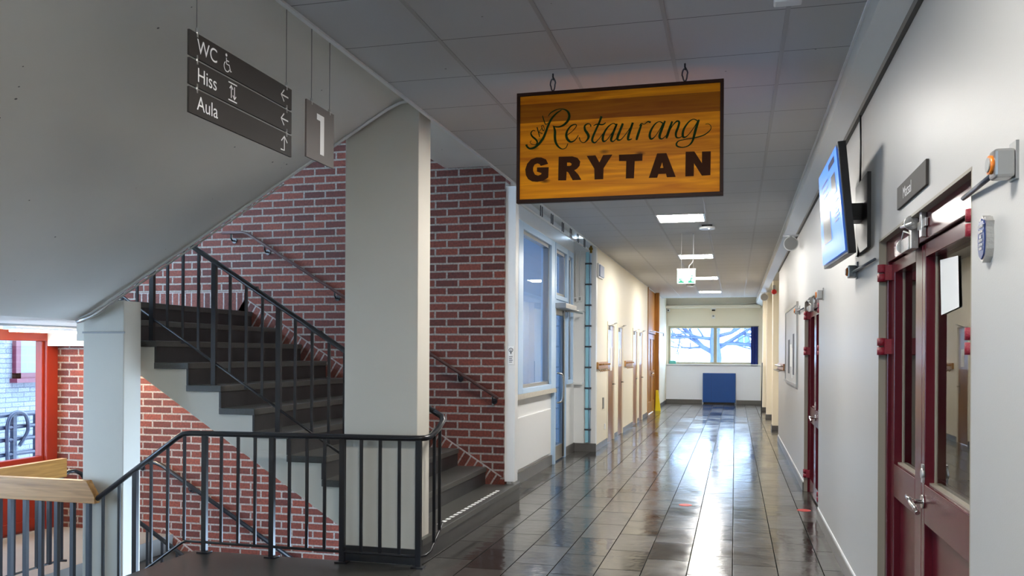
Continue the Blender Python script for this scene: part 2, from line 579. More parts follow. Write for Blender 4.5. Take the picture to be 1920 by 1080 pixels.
M['alu'] = mat('aluminium', rgb(178, 178, 176), 0.32, metal=0.9)
M['grey_plastic'] = mat('grey_plastic', rgb(150, 150, 148), 0.45)
M['oxblood'] = mat('oxblood_gloss_paint', rgb(84, 24, 33), 0.2, spec=0.35, noise=0.08, nscale=6)
M['hinge_red'] = mat('red_hammered_enamel', rgb(134, 24, 42), 0.35, bump=0.4, bscale=220)
M['red_door'] = mat('red_brown_door_paint', rgb(116, 30, 11), 0.35, noise=0.08, nscale=5)
M['glass'] = glass('clear_glass')
M['door_glass'] = glass('door_glass', (0.85, 0.86, 0.85, 1), 2.0)
M['oak'] = wood_mat('varnished_oak', rgb(150, 102, 48), rgb(196, 146, 82), 'X')
M['oak_y'] = wood_mat('varnished_oak_along', rgb(140, 94, 36), rgb(184, 132, 62), 'Y')
M['brown_door'] = wood_mat('brown_wood_veneer', rgb(118, 76, 34), rgb(160, 108, 56), 'Z', 0.8, 0.3)
M['orange_wood'] = wood_mat('orange_pine', rgb(142, 92, 34), rgb(176, 126, 56), 'Z', 0.8, 0.35)
M['sign_wood'] = wood_mat('amber_stained_pine', rgb(206, 112, 3), rgb(255, 164, 10), 'X', 1.0, 0.45, knots=True)
M['sign_brown'] = mat('dark_brown_stain', rgb(62, 30, 8), 0.6, spec=0.1, noise=0.25, nscale=12)
M['sign_frame'] = mat('dark_brown_moulding', rgb(46, 20, 10), 0.5, spec=0.2, noise=0.2, nscale=20)
M['sign_green'] = mat('dark_green_paint', rgb(22, 48, 10), 0.6, spec=0.1)
M['signage'] = mat('anthracite_sign_panel', rgb(58, 54, 51), 0.6, spec=0.2)
M['sign_white'] = mat('white_sign_print', rgb(246, 246, 244), 0.5)
M['wire'] = mat('thin_steel_wire', rgb(120, 120, 118), 0.4, metal=0.6)
M['lilac'] = mat('pale_lilac_panel', rgb(186, 180, 198), 0.25)
M['paper'] = mat('white_paper', rgb(238, 238, 234), 0.7)
M['dark_paper'] = mat('printed_poster', rgb(70, 74, 82), 0.6, noise=0.5, nscale=30)
M['deep_blue'] = mat('deep_blue_panel', rgb(6, 70, 142), 0.35, noise=0.05, nscale=3)
M['curtain'] = mat('navy_curtain', rgb(24, 40, 112), 0.8)
M['frame_olive'] = mat('olive_beige_frame', rgb(176, 168, 140), 0.4)
M['red'] = mat('signal_red', rgb(190, 24, 22), 0.35)
M['red_dot'] = mat('red_floor_sticker', rgb(196, 48, 40), 0.5)
M['yellow'] = mat('yellow_tape', rgb(236, 214, 10), 0.5)
M['shield_blue'] = mat('blue_enamel', rgb(30, 52, 110), 0.25, noise=0.2, nscale=60)
M['silver'] = mat('cast_silver_metal', rgb(196, 194, 190), 0.3, metal=0.8, bump=0.2, bscale=120)
M['screen_blue'] = emit('lit_screen', rgb(76, 132, 240), 0.42)
M['screen_blue'].node_tree.nodes['Principled BSDF'].inputs['Base Color'].default_value = (0.01, 0.01, 0.012, 1)
M['screen_blue'].node_tree.nodes['Principled BSDF'].inputs['Specular IOR Level'].default_value = 0.12
M['screen_dark'] = mat('screen_picture', rgb(60, 70, 76), 0.3)
M['screen_ink'] = mat('screen_text', rgb(14, 30, 90), 0.3)
M['plastic_black'] = mat('black_plastic', rgb(22, 22, 24), 0.35)
M['lamp'] = emit('lit_diffuser', (1.0, 0.96, 0.90, 1), LAMP_EMIT)
M['lamp_tube'] = emit('lit_fluorescent_tube', (1.0, 0.80, 0.55, 1), 42.0)
M['exit_white'] = emit('exit_sign_white', rgb(225, 252, 246), 0.5)
M['exit_green'] = emit('exit_sign_green', rgb(6, 140, 104), 0.22)
M['marble'] = mat('travertine_sill', rgb(196, 190, 176), 0.4, noise=0.2, nscale=25)
M['ground'] = mat('pale_ground', rgb(222, 225, 230), 0.8, noise=0.2, nscale=3)
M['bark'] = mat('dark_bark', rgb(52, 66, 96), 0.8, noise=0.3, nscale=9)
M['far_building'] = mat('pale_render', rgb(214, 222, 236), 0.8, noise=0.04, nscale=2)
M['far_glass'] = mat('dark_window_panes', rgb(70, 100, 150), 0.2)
M['pink_frame'] = mat('plum_window_frame', rgb(84, 26, 48), 0.4)
M['pale_pane'] = mat('pale_window_pane', rgb(96, 116, 126), 0.15)
M['rail_blue'] = mat('blue_grey_galvanised_rail', rgb(14, 30, 54), 0.4)
M['duct'] = mat('painted_bulkhead', rgb(196, 196, 192), 0.45)
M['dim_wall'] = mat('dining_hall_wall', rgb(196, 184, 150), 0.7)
M['bed'] = mat('amber_led', rgb(220, 120, 30), 0.3)
SCRIPT=[[(-0.41,0.183,0.004),(-0.398,0.199,0.006),(-0.375,0.213,0.007),(-0.345,0.221,0.005),(-0.314,0.217,0.007),(-0.292,0.202,0.0119),(-0.283,0.177,0.0149),(-0.291,0.15,0.0149),(-0.314,0.127,0.0129),(-0.344,0.116,0.0089),(-0.375,0.12,0.006),(-0.382,0.126,0.004)],[(-0.33,0.215,0.005),(-0.36,0.197,0.0089),(-0.39,0.167,0.0119),(-0.41,0.128,0.0129),(-0.425,0.089,0.0139),(-0.44,0.055,0.0149),(-0.466,0.022,0.0149),(-0.496,0.001,0.0129),(-0.522,-0.003,0.0109),(-0.539,0.011,0.0119),(-0.543,0.023,0.0139)],[(-0.377,0.121,0.007),(-0.369,0.091,0.0149),(-0.369,0.056,0.0149),(-0.364,0.026,0.0139),(-0.349,0.0,0.0109),(-0.326,-0.016,0.006),(-0.303,-0.01,0.0045),(-0.291,0.014,0.005)],[(-0.298,0.062,0.004),(-0.263,0.087,0.004),(-0.241,0.113,0.005),(-0.246,0.124,0.006),(-0.269,0.119,0.008),(-0.291,0.096,0.0109),(-0.301,0.067,0.0139),(-0.293,0.039,0.0149),(-0.273,0.023,0.0109),(-0.248,0.032,0.006),(-0.228,0.06,0.004)],[(-0.154,0.105,0.008),(-0.159,0.12,0.005),(-0.176,0.123,0.007),(-0.191,0.11,0.0109),(-0.188,0.087,0.0139),(-0.173,0.064,0.0159),(-0.168,0.044,0.0149),(-0.181,0.023,0.008),(-0.198,0.014,0.0045),(-0.216,0.025,0.0045),(-0.223,0.047,0.006)],[(-0.092,0.162,0.0139),(-0.104,0.129,0.0119),(-0.124,0.086,0.0119),(-0.141,0.048,0.0129),(-0.146,0.023,0.0129),(-0.131,0.01,0.008),(-0.109,0.028,0.0045),(-0.084,0.059,0.004)],[(-0.139,0.109,0.004),(-0.119,0.117,0.007),(-0.085,0.113,0.008),(-0.067,0.124,0.005)],[(-0.006,0.106,0.008),(-0.023,0.116,0.005),(-0.05,0.101,0.008),(-0.074,0.068,0.0119),(-0.084,0.034,0.0139),(-0.079,0.015,0.0109),(-0.059,0.023,0.005),(-0.03,0.061,0.0045),(-0.008,0.096,0.005)],[(-0.001,0.113,0.0099),(-0.016,0.079,0.0129),(-0.03,0.041,0.0139),(-0.035,0.019,0.0129),(-0.023,0.011,0.007),(-0.001,0.03,0.004)],[(0.033,0.113,0.0129),(0.019,0.077,0.0139),(0.004,0.039,0.0149),(0.004,0.02,0.0119),(0.024,0.021,0.006),(0.058,0.06,0.0045),(0.087,0.102,0.005)],[(0.091,0.114,0.0129),(0.077,0.074,0.0139),(0.065,0.036,0.0149),(0.065,0.016,0.0109),(0.087,0.02,0.004)],[(-0.489,0.1,0.004),(-0.502,0.104,0.005),(-0.515,0.089,0.008),(-0.507,0.069,0.0099),(-0.484,0.048,0.0109),(-0.476,0.03,0.0089),(-0.489,0.018,0.004),(-0.512,0.024,0.0035),(-0.52,0.037,0.0035),(-0.511,0.042,0.004)],[(-0.478,0.122,0.007),(-0.47,0.094,0.0055),(-0.462,0.063,0.005)],[(-0.469,0.089,0.0035),(-0.45,0.113,0.0035)],[(-0.466,0.091,0.0045),(-0.445,0.082,0.0045)],[(-0.451,0.13,0.004),(-0.445,0.105,0.005),(-0.437,0.099,0.0045),(-0.434,0.112,0.004),(-0.441,0.13,0.004),(-0.45,0.129,0.004)],[(-0.445,0.188,0.006),(-0.436,0.159,0.006),(-0.426,0.136,0.005),(-0.41,0.143,0.003)],[(0.141,0.101,0.0099),(0.127,0.061,0.0139),(0.115,0.023,0.0139),(0.113,0.011,0.0099)],[(0.128,0.092,0.004),(0.141,0.106,0.006),(0.156,0.1,0.004),(0.177,0.114,0.007),(0.193,0.108,0.0119)],[(0.261,0.101,0.008),(0.242,0.11,0.005),(0.218,0.097,0.008),(0.195,0.062,0.0119),(0.188,0.031,0.0139),(0.197,0.013,0.0109),(0.219,0.027,0.005),(0.247,0.068,0.0045),(0.264,0.101,0.006)],[(0.275,0.112,0.0099),(0.261,0.077,0.0139),(0.247,0.039,0.0149),(0.245,0.018,0.0129),(0.259,0.01,0.007),(0.281,0.028,0.004)],[(0.316,0.107,0.0109),(0.302,0.07,0.0139),(0.288,0.027,0.0149),(0.283,0.011,0.0099)],[(0.292,0.037,0.004),(0.318,0.083,0.005),(0.342,0.106,0.0089),(0.355,0.099,0.0119),(0.349,0.072,0.0129),(0.337,0.039,0.0129),(0.34,0.015,0.0099),(0.356,0.011,0.006),(0.371,0.018,0.004)],[(0.461,0.098,0.007),(0.436,0.112,0.005),(0.408,0.097,0.008),(0.382,0.06,0.0119),(0.375,0.027,0.0139),(0.382,0.012,0.0109),(0.403,0.021,0.005),(0.436,0.062,0.0045),(0.461,0.103,0.006)],[(0.466,0.107,0.0099),(0.45,0.061,0.0149),(0.439,0.019,0.0139),(0.429,-0.014,0.0109),(0.408,-0.037,0.007),(0.376,-0.045,0.006),(0.347,-0.038,0.0089),(0.34,-0.024,0.0099),(0.352,-0.008,0.006),(0.389,0.0,0.005),(0.446,0.006,0.0065),(0.497,0.02,0.0065),(0.529,0.046,0.005),(0.531,0.068,0.004),(0.517,0.08,0.0035),(0.501,0.079,0.003)]]
BLOCK=[[[(-0.409,-0.1),(-0.422,-0.073),(-0.45,-0.06),(-0.481,-0.058),(-0.514,-0.068),(-0.537,-0.092),(-0.549,-0.127),(-0.545,-0.16),(-0.531,-0.185),(-0.506,-0.2),(-0.475,-0.204),(-0.439,-0.199),(-0.408,-0.181),(-0.405,-0.12),(-0.477,-0.118),(-0.477,-0.143),(-0.449,-0.153),(-0.452,-0.161),(-0.47,-0.167),(-0.489,-0.16),(-0.5,-0.139),(-0.5,-0.117),(-0.492,-0.1),(-0.475,-0.094),(-0.463,-0.098),(-0.454,-0.11)]],[[(-0.346,-0.061),(-0.263,-0.063),(-0.233,-0.073),(-0.216,-0.096),(-0.22,-0.121),(-0.237,-0.139),(-0.252,-0.145),(-0.227,-0.172),(-0.209,-0.204),(-0.261,-0.204),(-0.287,-0.157),(-0.297,-0.151),(-0.3,-0.203),(-0.348,-0.201)],[(-0.295,-0.098),(-0.278,-0.099),(-0.268,-0.106),(-0.27,-0.116),(-0.28,-0.119),(-0.295,-0.118)]],[[(-0.178,-0.065),(-0.126,-0.064),(-0.103,-0.107),(-0.081,-0.065),(-0.027,-0.065),(-0.078,-0.142),(-0.08,-0.206),(-0.131,-0.206),(-0.133,-0.142)]],[[(0.011,-0.068),(0.148,-0.07),(0.147,-0.11),(0.103,-0.11),(0.099,-0.209),(0.052,-0.208),(0.054,-0.107),(0.012,-0.105)]],[[(0.231,-0.072),(0.284,-0.073),(0.337,-0.212),(0.287,-0.212),(0.282,-0.191),(0.239,-0.191),(0.232,-0.212),(0.184,-0.211)],[(0.26,-0.125),(0.267,-0.157),(0.249,-0.157)]],[[(0.392,-0.071),(0.441,-0.072),(0.483,-0.141),(0.483,-0.075),(0.532,-0.076),(0.53,-0.211),(0.483,-0.212),(0.439,-0.139),(0.438,-0.212),(0.391,-0.212)]]]

# ================================================================== THE SETTING
CZ = 3.167          # suspended ceiling
RX = 0.745          # right wall face
LX = -2.08          # left wall face of the far corridor
BY = 8.42           # brick wall face

# ---- floors
struct('floor', B((-2.13, 0.95, -4.2, 27.5, -0.25, 0),
                  (-2.62, -2.13, 8.66, 13.3, -0.25, 0), (-2.2, -2.13, 5.72, 8.66, -0.25, 0)), M['floor'],
       'dark polished stone tile floor of the corridor', 'floor')
struct('floor', B((-3.95, -2.13, -4.2, 5.72, -0.25, 0)), M['terrazzo'], 'smooth dark floor by the guard rail at the stairwell edge', 'floor')
M['landing'] = mat('grey_landing_tiles', rgb(128, 126, 122), 0.3, noise=0.15, nscale=4)
struct('floor', B((-7.7, -6.1, 2.2, BY, -0.75, -0.543), (-6.1, -4.52, 2.2, 5.7, -0.75, -0.543)), M['landing'],
       'grey tiled entrance landing below the corridor by the red door', 'floor')
bm = B((-4.235, -3.95, 2.2, 5.7, -0.75, -0.181), (-4.52, -4.235, 2.2, 5.7, -0.75, -0.362))
struct('trim_1', bm, M['stone'], 'short dark steps from the corridor down to the entrance landing', 'steps')
bm = NB()
for n in range(1, 10):
    box(bm, -6.1 + 0.285 * (n - 1), -6.1 + 0.285 * n, 6.9, BY, -2.6, -0.543 - 0.181 * n)
struct('trim_2', bm, M['stone'], 'dark basement steps going down along the brick wall under the stairs', 'steps')
struct('floor', B((-6.1, -2.13, 5.72, BY, -2.8, -2.6)), M['stone'], 'dark basement floor below the stairwell', 'floor')
struct('wall_stairwell', B((-3.95, -2.13, 5.66, 5.72, -2.6, -0.25), (-6.1, -3.95, 5.66, 5.70, -2.6, -0.75),
                           (-6.16, -6.1, 5.7, 6.9, -2.6, -0.75), (-6.1, -3.4, 6.85, 6.9, -2.6, -0.75)), M['column'],
       'pale plastered stairwell sides under the landing edges', 'wall')

# ---- ceiling
struct('ceiling', B((-2.09, 0.605, -4.2, 25.65, CZ, CZ + 0.14), (0.605, 0.95, -4.2, 25.65, CZ + 0.0, CZ + 0.14)), M['ceiling'],
       'suspended acoustic tile ceiling over the corridor', 'ceiling')
bm = NB()
for x in (-1.53, -0.94, -0.345, 0.24):
    box(bm, x - 0.011, x + 0.011, -4.2, 25.64, CZ - 0.003, CZ + 0.01)
struct('trim_3', bm, mat('ceiling_grid', rgb(170, 168, 166), 0.5), 'thin metal grid bars between the ceiling tiles', 'ceiling grid')
struct('trim_4', B((-2.10, -2.075, -4.2, 25.65, CZ - 0.012, CZ + 0.16), (0.592, 0.607, -4.2, 25.65, CZ - 0.008, CZ + 0.02)), M['white'],
       'white edge trims along both sides of the tile ceiling', 'trim')
struct('ceiling', B((-2.75, -2.1, 8.62, 13.3, 3.33, 3.45), (-7.9, -2.1, -4.2, 2.0, 3.31, 3.5), (-2.3, 0.95, 25.65, 27.5, 3.5, 3.6)), M['white'],
       'plain upper ceilings beside and beyond the tile ceiling', 'ceiling')
struct('trim_5', B((-2.3, 0.95, 25.62, 25.66, CZ + 0.14, 3.5)), M['cream'], 'plain fascia where the tile ceiling stops', 'trim')
# bulkhead along the right wall
bm = NB()
prism(bm, [(0.605, CZ), (0.95, CZ), (0.95, 3.0), (0.725, 3.0), (0.612, 3.075)], 'Y', -4.2, 27.3)
struct('trim_6', bm, M['duct'], 'pale boxed bulkhead running along the top of the right wall', 'bulkhead')
struct('trim_7', B((0.722, RX + 0.01, -4.2, 15.8, 2.965, 3.0)), mat('painted_shadow_gap', rgb(92, 88, 82), 0.6),  # dark colour stands in for the shade in the gap
       'dark strip painted for the shadow gap under the bulkhead along the right wall', 'trim')

# ---- right wall with two double doors
D1 = (3.09, 4.97, 2.12)
D2 = (8.35, 10.05, 2.10)
struct('wall_right', B((RX, 0.95, -4.2, D1[0], 0, 3.1), (RX, 0.95, D1[0], D1[1], D1[2], 3.1), (RX, 0.95, D1[1], D2[0], 0, 3.1),
                       (RX, 0.95, D2[0], D2[1], D2[2], 3.1), (RX, 0.95, D2[1], 15.85, 0, 3.1)), M['wall'],
       'white painted right wall with the red double doors', 'wall')
struct('wall_right_far', B((0.90, 1.1, 15.85, 27.3, 0, 3.5)), M['cream'], 'cream far part of the right wall behind the pilasters', 'wall')
for i, (a, b) in enumerate(((18.0, 18.4), (21.35, 21.8), (24.3, 24.8))):
    tag(obj('pilaster', B((0.735, 0.92, a, b, 0.0, 3.0)), M['cream']),
        ('cream pilaster on the right, first one past the end of the white wall',
         'cream pilaster on the right, middle one of the far three', 'cream pilaster on the right, closest to the end window')[i],
        'pilaster', 'cream pilasters on the far right wall', 'structure')
struct('baseboard_right', B((RX - 0.014, RX, -4.2, D1[0], 0, 0.095), (RX - 0.014, RX, D1[1], D2[0], 0, 0.095), (RX - 0.014, RX, D2[1], 15.86, 0, 0.095),
                            (0.884, 0.90, 15.86, 27.3, 0, 0.095), (0.72, 0.735, 17.98, 18.4, 0, 0.095), (0.72, 0.735, 21.33, 21.8, 0, 0.095), (0.72, 0.735, 24.28, 24.8, 0, 0.095),
                            (0.72, 0.9, 17.985, 18.0, 0, 0.095), (0.72, 0.9, 21.335, 21.35, 0, 0.095), (0.72, 0.9, 24.285, 24.3, 0, 0.095)),
       M['skirt'], 'grey stone skirting along the right wall', 'baseboard')
struct('trim_8', B((RX - 0.006, RX, -4.2, D1[0], 0.095, 0.112), (RX - 0.006, RX, D1[1], D2[0], 0.095, 0.112), (RX - 0.006, RX, D2[1], 15.85, 0.095, 0.112)),
       M['white'], 'white bead on top of the right skirting', 'trim')
# dining hall behind the doors
struct('wall_dining_hall', B((0.96, 5.2, 1.4, 1.5, 0, 3.0), (0.96, 5.2, 11.5, 11.6, 0, 3.0), (5.2, 5.3, 1.4, 11.6, 0, 3.0),
                             (0.96, 5.3, 1.4, 11.6, 3.0, 3.1)), M['dim_wall'], 'dim cream walls of the dining hall behind the doors', 'wall')
struct('floor', B((0.95, 5.3, 1.4, 11.6, -0.2, -0.001)), M['floor'], 'dark floor of the dining hall behind the doors', 'floor')

# ---- left wall of the far corridor
DOORS = ((14.45, 15.28), (15.74, 16.50), (18.15, 18.98), (19.32, 20.12))
bm = NB()
y = 13.32
for a, b in DOORS:
    box(bm, LX - 0.2, LX, y, a, 0, 3.3)
    box(bm, LX - 0.2, LX, a, b, 2.03, 3.3)
    y = b
box(bm, LX - 0.2, LX, y, 21.3, 0, 3.3)
box(bm, LX - 0.2, LX, 23.6, 27.5, 0, 3.5)
box(bm, LX - 0.34, LX - 0.3, 13.42, 27.5, 0, 3.5)
struct('wall_left', bm, M['cream'], 'cream left wall of the far corridor with narrow brown doors', 'wall')
struct('wall_left_return', B((-2.62, LX, 13.2, 13.32, 0.0, 3.3)), M['white'], 'short white return wall between the partition and the cream wall', 'wall')
bm = NB()
y = 13.2
for a, b in DOORS:
    box(bm, LX, LX + 0.012, y, a, 0, 0.095); y = b
box(bm, LX, LX + 0.012, y, 21.3, 0, 0.095); box(bm, LX, LX + 0.012, 23.6, 27.3, 0, 0.095)
box(bm, -2.44, LX + 0.012, 13.188, 13.2, 0, 0.125)
struct('baseboard_left', bm, M['skirt'], 'grey stone skirting along the left wall', 'baseboard')

# ---- end wall with its window
struct('wall_end', B((-2.3, -2.02, 27.3, 27.55, 0, 3.5), (0.69, 1.1, 27.3, 27.55, 0, 3.5), (-2.02, 0.69, 27.3, 27.55, 2.40, 3.5)),
       M['cream'], 'pale end wall of the corridor under and above the window', 'wall')
M['cool_white'] = mat('daylit_cool_white', rgb(234, 238, 248), 0.4, noise=0.02, nscale=2)  # bluish white with the daylight on the parapet put into the colour
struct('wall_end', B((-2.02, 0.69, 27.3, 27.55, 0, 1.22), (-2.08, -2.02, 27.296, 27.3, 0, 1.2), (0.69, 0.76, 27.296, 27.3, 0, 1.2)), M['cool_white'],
       'white parapet of the end wall below the window, daylight painted into its colour', 'wall')
struct('baseboard_end', B((-2.08, -0.98, 27.27, 27.3, 0, 0.12), (0.05, 0.9, 27.27, 27.3, 0, 0.12)), M['skirt'], 'dark skirting along the end wall', 'baseboard')
struct('trim_9', B((-2.08, 0.735, 26.95, 27.3, 2.94, 3.02)), M['cream'], 'boxed pipe casing across the top of the end wall', 'trim')
w = thing('window_1', 'wide two-pane window in the end wall with a tree outside', 'window', (-0.66, 27.4, 1.22), kind='structure')
obj('frame', B((-2.02, 0.69, 27.34, 27.42, 1.22, 1.28), (-2.02, 0.69, 27.34, 27.42, 2.33, 2.40), (-2.02, -1.95, 27.34, 27.42, 1.28, 2.33),
               (0.62, 0.69, 27.34, 27.42, 1.28, 2.33), (-0.64, -0.54, 27.32, 27.42, 1.28, 2.33)), M['frame_olive'], w, bevel=0.004)
obj('pane', B((-1.95, -0.64, 27.375, 27.381, 1.28, 2.33)), M['glass'], w)
obj('pane', B((-0.54, 0.62, 27.375, 27.381, 1.28, 2.33)), M['glass'], w)
obj('sill', B((-2.06, 0.73, 27.22, 27.34, 1.19, 1.22)), M['white'], w, bevel=0.004)

# ---- brick wall of the stairwell
struct('wall_brick', B((-7.9, -2.256, BY, 8.62, -2.6, 6.6)), M['brick'], 'red brick back wall of the stairwell', 'wall')
def soldier(name, x0, x1, ztop, slope_len, ang, label):
    bm = NB()
    box(bm, 0, slope_len, -0.012, 0.002, -0.235, 0)
    o = obj(name, bm, M['soldier'])
    o.location = (x0, BY, ztop)
    o.rotation_euler = (0, ang, 0)
    return tag(o, label, 'brick border', kind='structure')
A63 = math.atan(0.63)
soldier('trim_10', -5.20, 0, 2.10, 3.45, A63, 'sloping soldier-course brick border along the upper stairs')
soldier('trim_11', -6.6, 0, 2.17, 1.40, 0, 'level soldier-course brick border at the half landing')
soldier('trim_12', -6.22, 0, -0.48, 2.6, A63, 'sloping soldier-course brick border along the basement steps')
struct('wall_left_end', B((-7.9, -7.7, 2.0, 2.4, -0.8, 2.3), (-7.9, -7.7, 2.4, 5.9, -0.8, -0.1), (-7.9, -7.7, 2.4, 5.9, 1.74, 2.3), (-7.9, -7.7, 5.9, BY, -0.8, -0.543), (-7.9, -7.7, 5.9, BY, 1.74, 2.3),
                          (-7.9, -7.7, 2.0, 3.0, 2.3, 6.6), (-7.9, -7.7, 8.2, BY, 2.3, 6.6), (-7.9, -7.7, 3.0, 8.2, 4.9, 6.6)), M['cream'],
       'cream outer wall at the left end of the stairwell', 'wall')
w = thing('added_window_7', 'wide unseen window added beside the red door for daylight', 'window', (-7.8, 4.2, -0.1), kind='structure')  # unseen glazing, added so daylight reaches the overhead flight
obj('frame', B((-7.85, -7.72, 2.4, 2.5, -0.1, 1.74), (-7.85, -7.72, 5.8, 5.9, -0.1, 1.74), (-7.85, -7.72, 2.5, 5.8, -0.1, 0.0), (-7.85, -7.72, 2.5, 5.8, 1.64, 1.74), (-7.85, -7.72, 4.1, 4.2, 0.0, 1.64)), M['red_door'], w)
obj('pane', B((-7.803, -7.797, 2.5, 4.1, 0.0, 1.64)), M['glass'], w)
obj('pane', B((-7.803, -7.797, 4.2, 5.8, 0.0, 1.64)), M['glass'], w)
w = thing('added_window_2', 'tall unseen window added over the upper half landing for daylight', 'window', (-7.8, 5.6, 2.3), kind='structure')  # out of view, put in to let skylight onto the brick
obj('frame', B((-7.85, -7.75, 3.0, 3.08, 2.3, 4.9), (-7.85, -7.75, 8.12, 8.2, 2.3, 4.9), (-7.85, -7.75, 3.08, 8.12, 2.3, 2.38), (-7.85, -7.75, 3.08, 8.12, 4.82, 4.9),
               (-7.85, -7.75, 5.56, 5.64, 2.38, 4.82)), M['red_door'], w)
obj('pane', B((-7.803, -7.797, 3.08, 5.56, 2.38, 4.82)), M['glass'], w)
obj('pane', B((-7.803, -7.797, 5.64, 8.12, 2.38, 4.82)), M['glass'], w)
bm = B((-7.9, -3.95, 2.0, 2.2, -0.8, 6.6))
prism(bm, [(-3.95, 2.353), (-2.279, 3.311), (-2.1, 3.311), (-2.1, 6.6), (-3.95, 6.6)], 'Y', 2.0, 2.2)
struct('wall_stair_near', bm, M['cream'], 'plain wall on the near side of the stairwell', 'wall')
w = thing('added_window_8', 'added daylight window of the hall behind the viewer', 'window', (-4.02, -2.2, 0.7), kind='structure')  # added behind the camera to light the flight from the front
obj('frame', B((-4.07, -3.97, -3.5, -3.4, 0.7, 2.8), (-4.07, -3.97, -1.1, -1.0, 0.7, 2.8), (-4.07, -3.97, -3.4, -1.1, 0.7, 0.78), (-4.07, -3.97, -3.4, -1.1, 2.72, 2.8), (-4.07, -3.97, -2.3, -2.2, 0.78, 2.72)), M['white'], w)
obj('pane', B((-4.023, -4.017, -3.4, -2.3, 0.78, 2.72)), M['glass'], w)
obj('pane', B((-4.023, -4.017, -2.2, -1.1, 0.78, 2.72)), M['glass'], w)
struct('wall_hall_left', B((-4.1, -3.95, -4.2, -3.5, 0, 3.4), (-4.1, -3.95, -1.0, 2.0, 0, 3.4), (-4.1, -3.95, -3.5, -1.0, 0, 0.7), (-4.1, -3.95, -3.5, -1.0, 2.8, 3.4)), M['cream'], 'plain wall left of the hall behind the viewer', 'wall')
struct('wall_rear', B((-4.1, 0.95, -4.4, -4.2, 0, 3.4)), M['cream'], 'plain wall behind the viewer', 'wall')
struct('wall_upper', B((-2.09, -1.95, 2.0, 8.62, CZ + 0.15, 6.6), (-7.9, -1.95, 2.0, 8.62, 6.6, 6.75)), M['cream'], 'upper stairwell enclosure above the corridor ceiling', 'wall')

# ---- pillars
def pillar(name, x0, x1, y0, y1, z0, z1, label):
    return tag(obj(name, B((x0, x1, y0, y1, z0, z1)), M['column'], bevel=0.006), label, 'pillar', kind='structure')
pillar('pillar', -2.745, -2.18, 5.75, 6.0, -2.6, 3.62, 'broad pale pillar in front of the brick wall beside the first step')
pillar('pillar', -4.985, -4.61, 5.74, 5.94, -2.6, 1.9, 'narrow pale pillar at the left under the half landing')
struct('trim_13', B((-2.75, -2.172, 5.735, 5.752, 0.0, 0.11), (-2.182, -2.168, 5.735, 6.0, 0.0, 0.11)), M['stone'], 'dark skirting at the foot of the broad pillar', 'trim')
struct('trim_14', B((-4.99, -4.60, 5.733, 5.741, 1.645, 1.66)), M['grey_plastic'], 'thin joint line round the top of the narrow pillar', 'trim')

# ================================================================== STAIRS
def nose(n): return -2.14 - 0.297 * (n - 1)
RISE = 0.177
st = thing('staircase', 'dark stone stair flight rising left along the brick wall on a white stringer', 'staircase', (-2.14, 7.2, 0), kind='structure')
poly = [(-2.62, 0.0), (-2.16, 0.0)]
for n in range(1, 12):
    z = RISE * n - 0.05
    x = nose(n) - 0.03
    poly.append((x, z - (RISE if n > 1 else z)))
    poly.append((x, z))
poly.append((-5.3, RISE * 11 - 0.05))
poly.append((-5.3, 1.306 + 0.632 * 0.45))
poly.append((-5.12, 1.306 + 0.632 * 0.45))
poly[1] = (nose(1) - 0.03, 0.0)
del poly[2]
bm = NB(); prism(bm, poly, 'Y', 6.025, BY - 0.012)
obj('stringer', bm, M['column'], st, label='white painted concrete underside and stepped side')
for n in range(1, 12):
    x = nose(n); z = RISE * n
    y1 = 8.66 if n == 1 else BY
    xb = x - 0.297 - 0.02 if n < 11 else x - 0.3
    bm = B((xb, x, 6.0, y1, z - 0.05, z))
    zb = z - RISE
    br_ = B((x - 0.03, x - 0.012, 6.02, y1 - 0.005, zb, z - 0.05))
    if n == 1:
        box(bm, -2.18, x, 5.76, 6.0, z - 0.05, z)
        box(br_, -2.17, x - 0.012, 5.765, 6.02, 0, z - 0.05)
        box(br_, -2.42, x - 0.03, 8.42, 8.655, 0, z - 0.05)
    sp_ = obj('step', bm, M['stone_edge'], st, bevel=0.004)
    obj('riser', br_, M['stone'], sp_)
stp = [c for c in COL.objects if c.parent == st and c.name.startswith('step')][0]
bm = NB()
for k in range(18):
    yy = 6.32 + k * 0.098
    box(bm, -2.232, -2.196, yy, yy + 0.055, 0.177, 0.1785)
    tw = (k * 37 % 10) * 0.001
obj('contrast_marking', bm, M['sign_white'], stp, label='row of white dashes along the first step')

# half landing and the flight that passes overhead
def ZS(x): return 1.751 + 0.573 * (x + 5.0)
fl = thing('staircase', 'pale concrete flight seen from below, sloping down to the left overhead', 'staircase', (-3.6, 4.0, 2.4), kind='structure')
xk = -5.0 + (3.31 - 1.751) / 0.573
bm = NB()
prism(bm, [(-7.7, 1.751), (-5.0, 1.751), (xk, 3.31), (-2.095, 3.31), (-2.095, 3.62), (xk - 0.2, 3.62), (-5.12, 1.947), (-7.7, 1.947)], 'Y', 2.2, 5.72)
obj('soffit', bm, M['soffit'], fl)
bm = NB(); box(bm, -7.7, -5.15, 5.72, BY, 1.751, 1.947)
obj('half_landing', bm, M['soffit'], fl)
bm = NB()
prism(bm, [(-4.98, 1.765), (xk, 3.318), (-2.2, 3.318), (-2.2, 3.38), (xk, 3.40), (-4.98, 1.85)], 'Y', 5.72, 5.735)
obj('edge_board', bm, M['white'], fl, label='pale board along the lower edge')
bm = NB()
prism(bm, [(-2.9, 3.412), (-2.095, 3.412), (-2.095, 3.75), (-3.0, 3.75), (-5.1, 5.15), (-5.1, 4.85)], 'Y', 5.74, BY - 0.001)
struct('ceiling', bm, M['soffit'], 'grey underside of the next flight above the brick wall', 'ceiling')
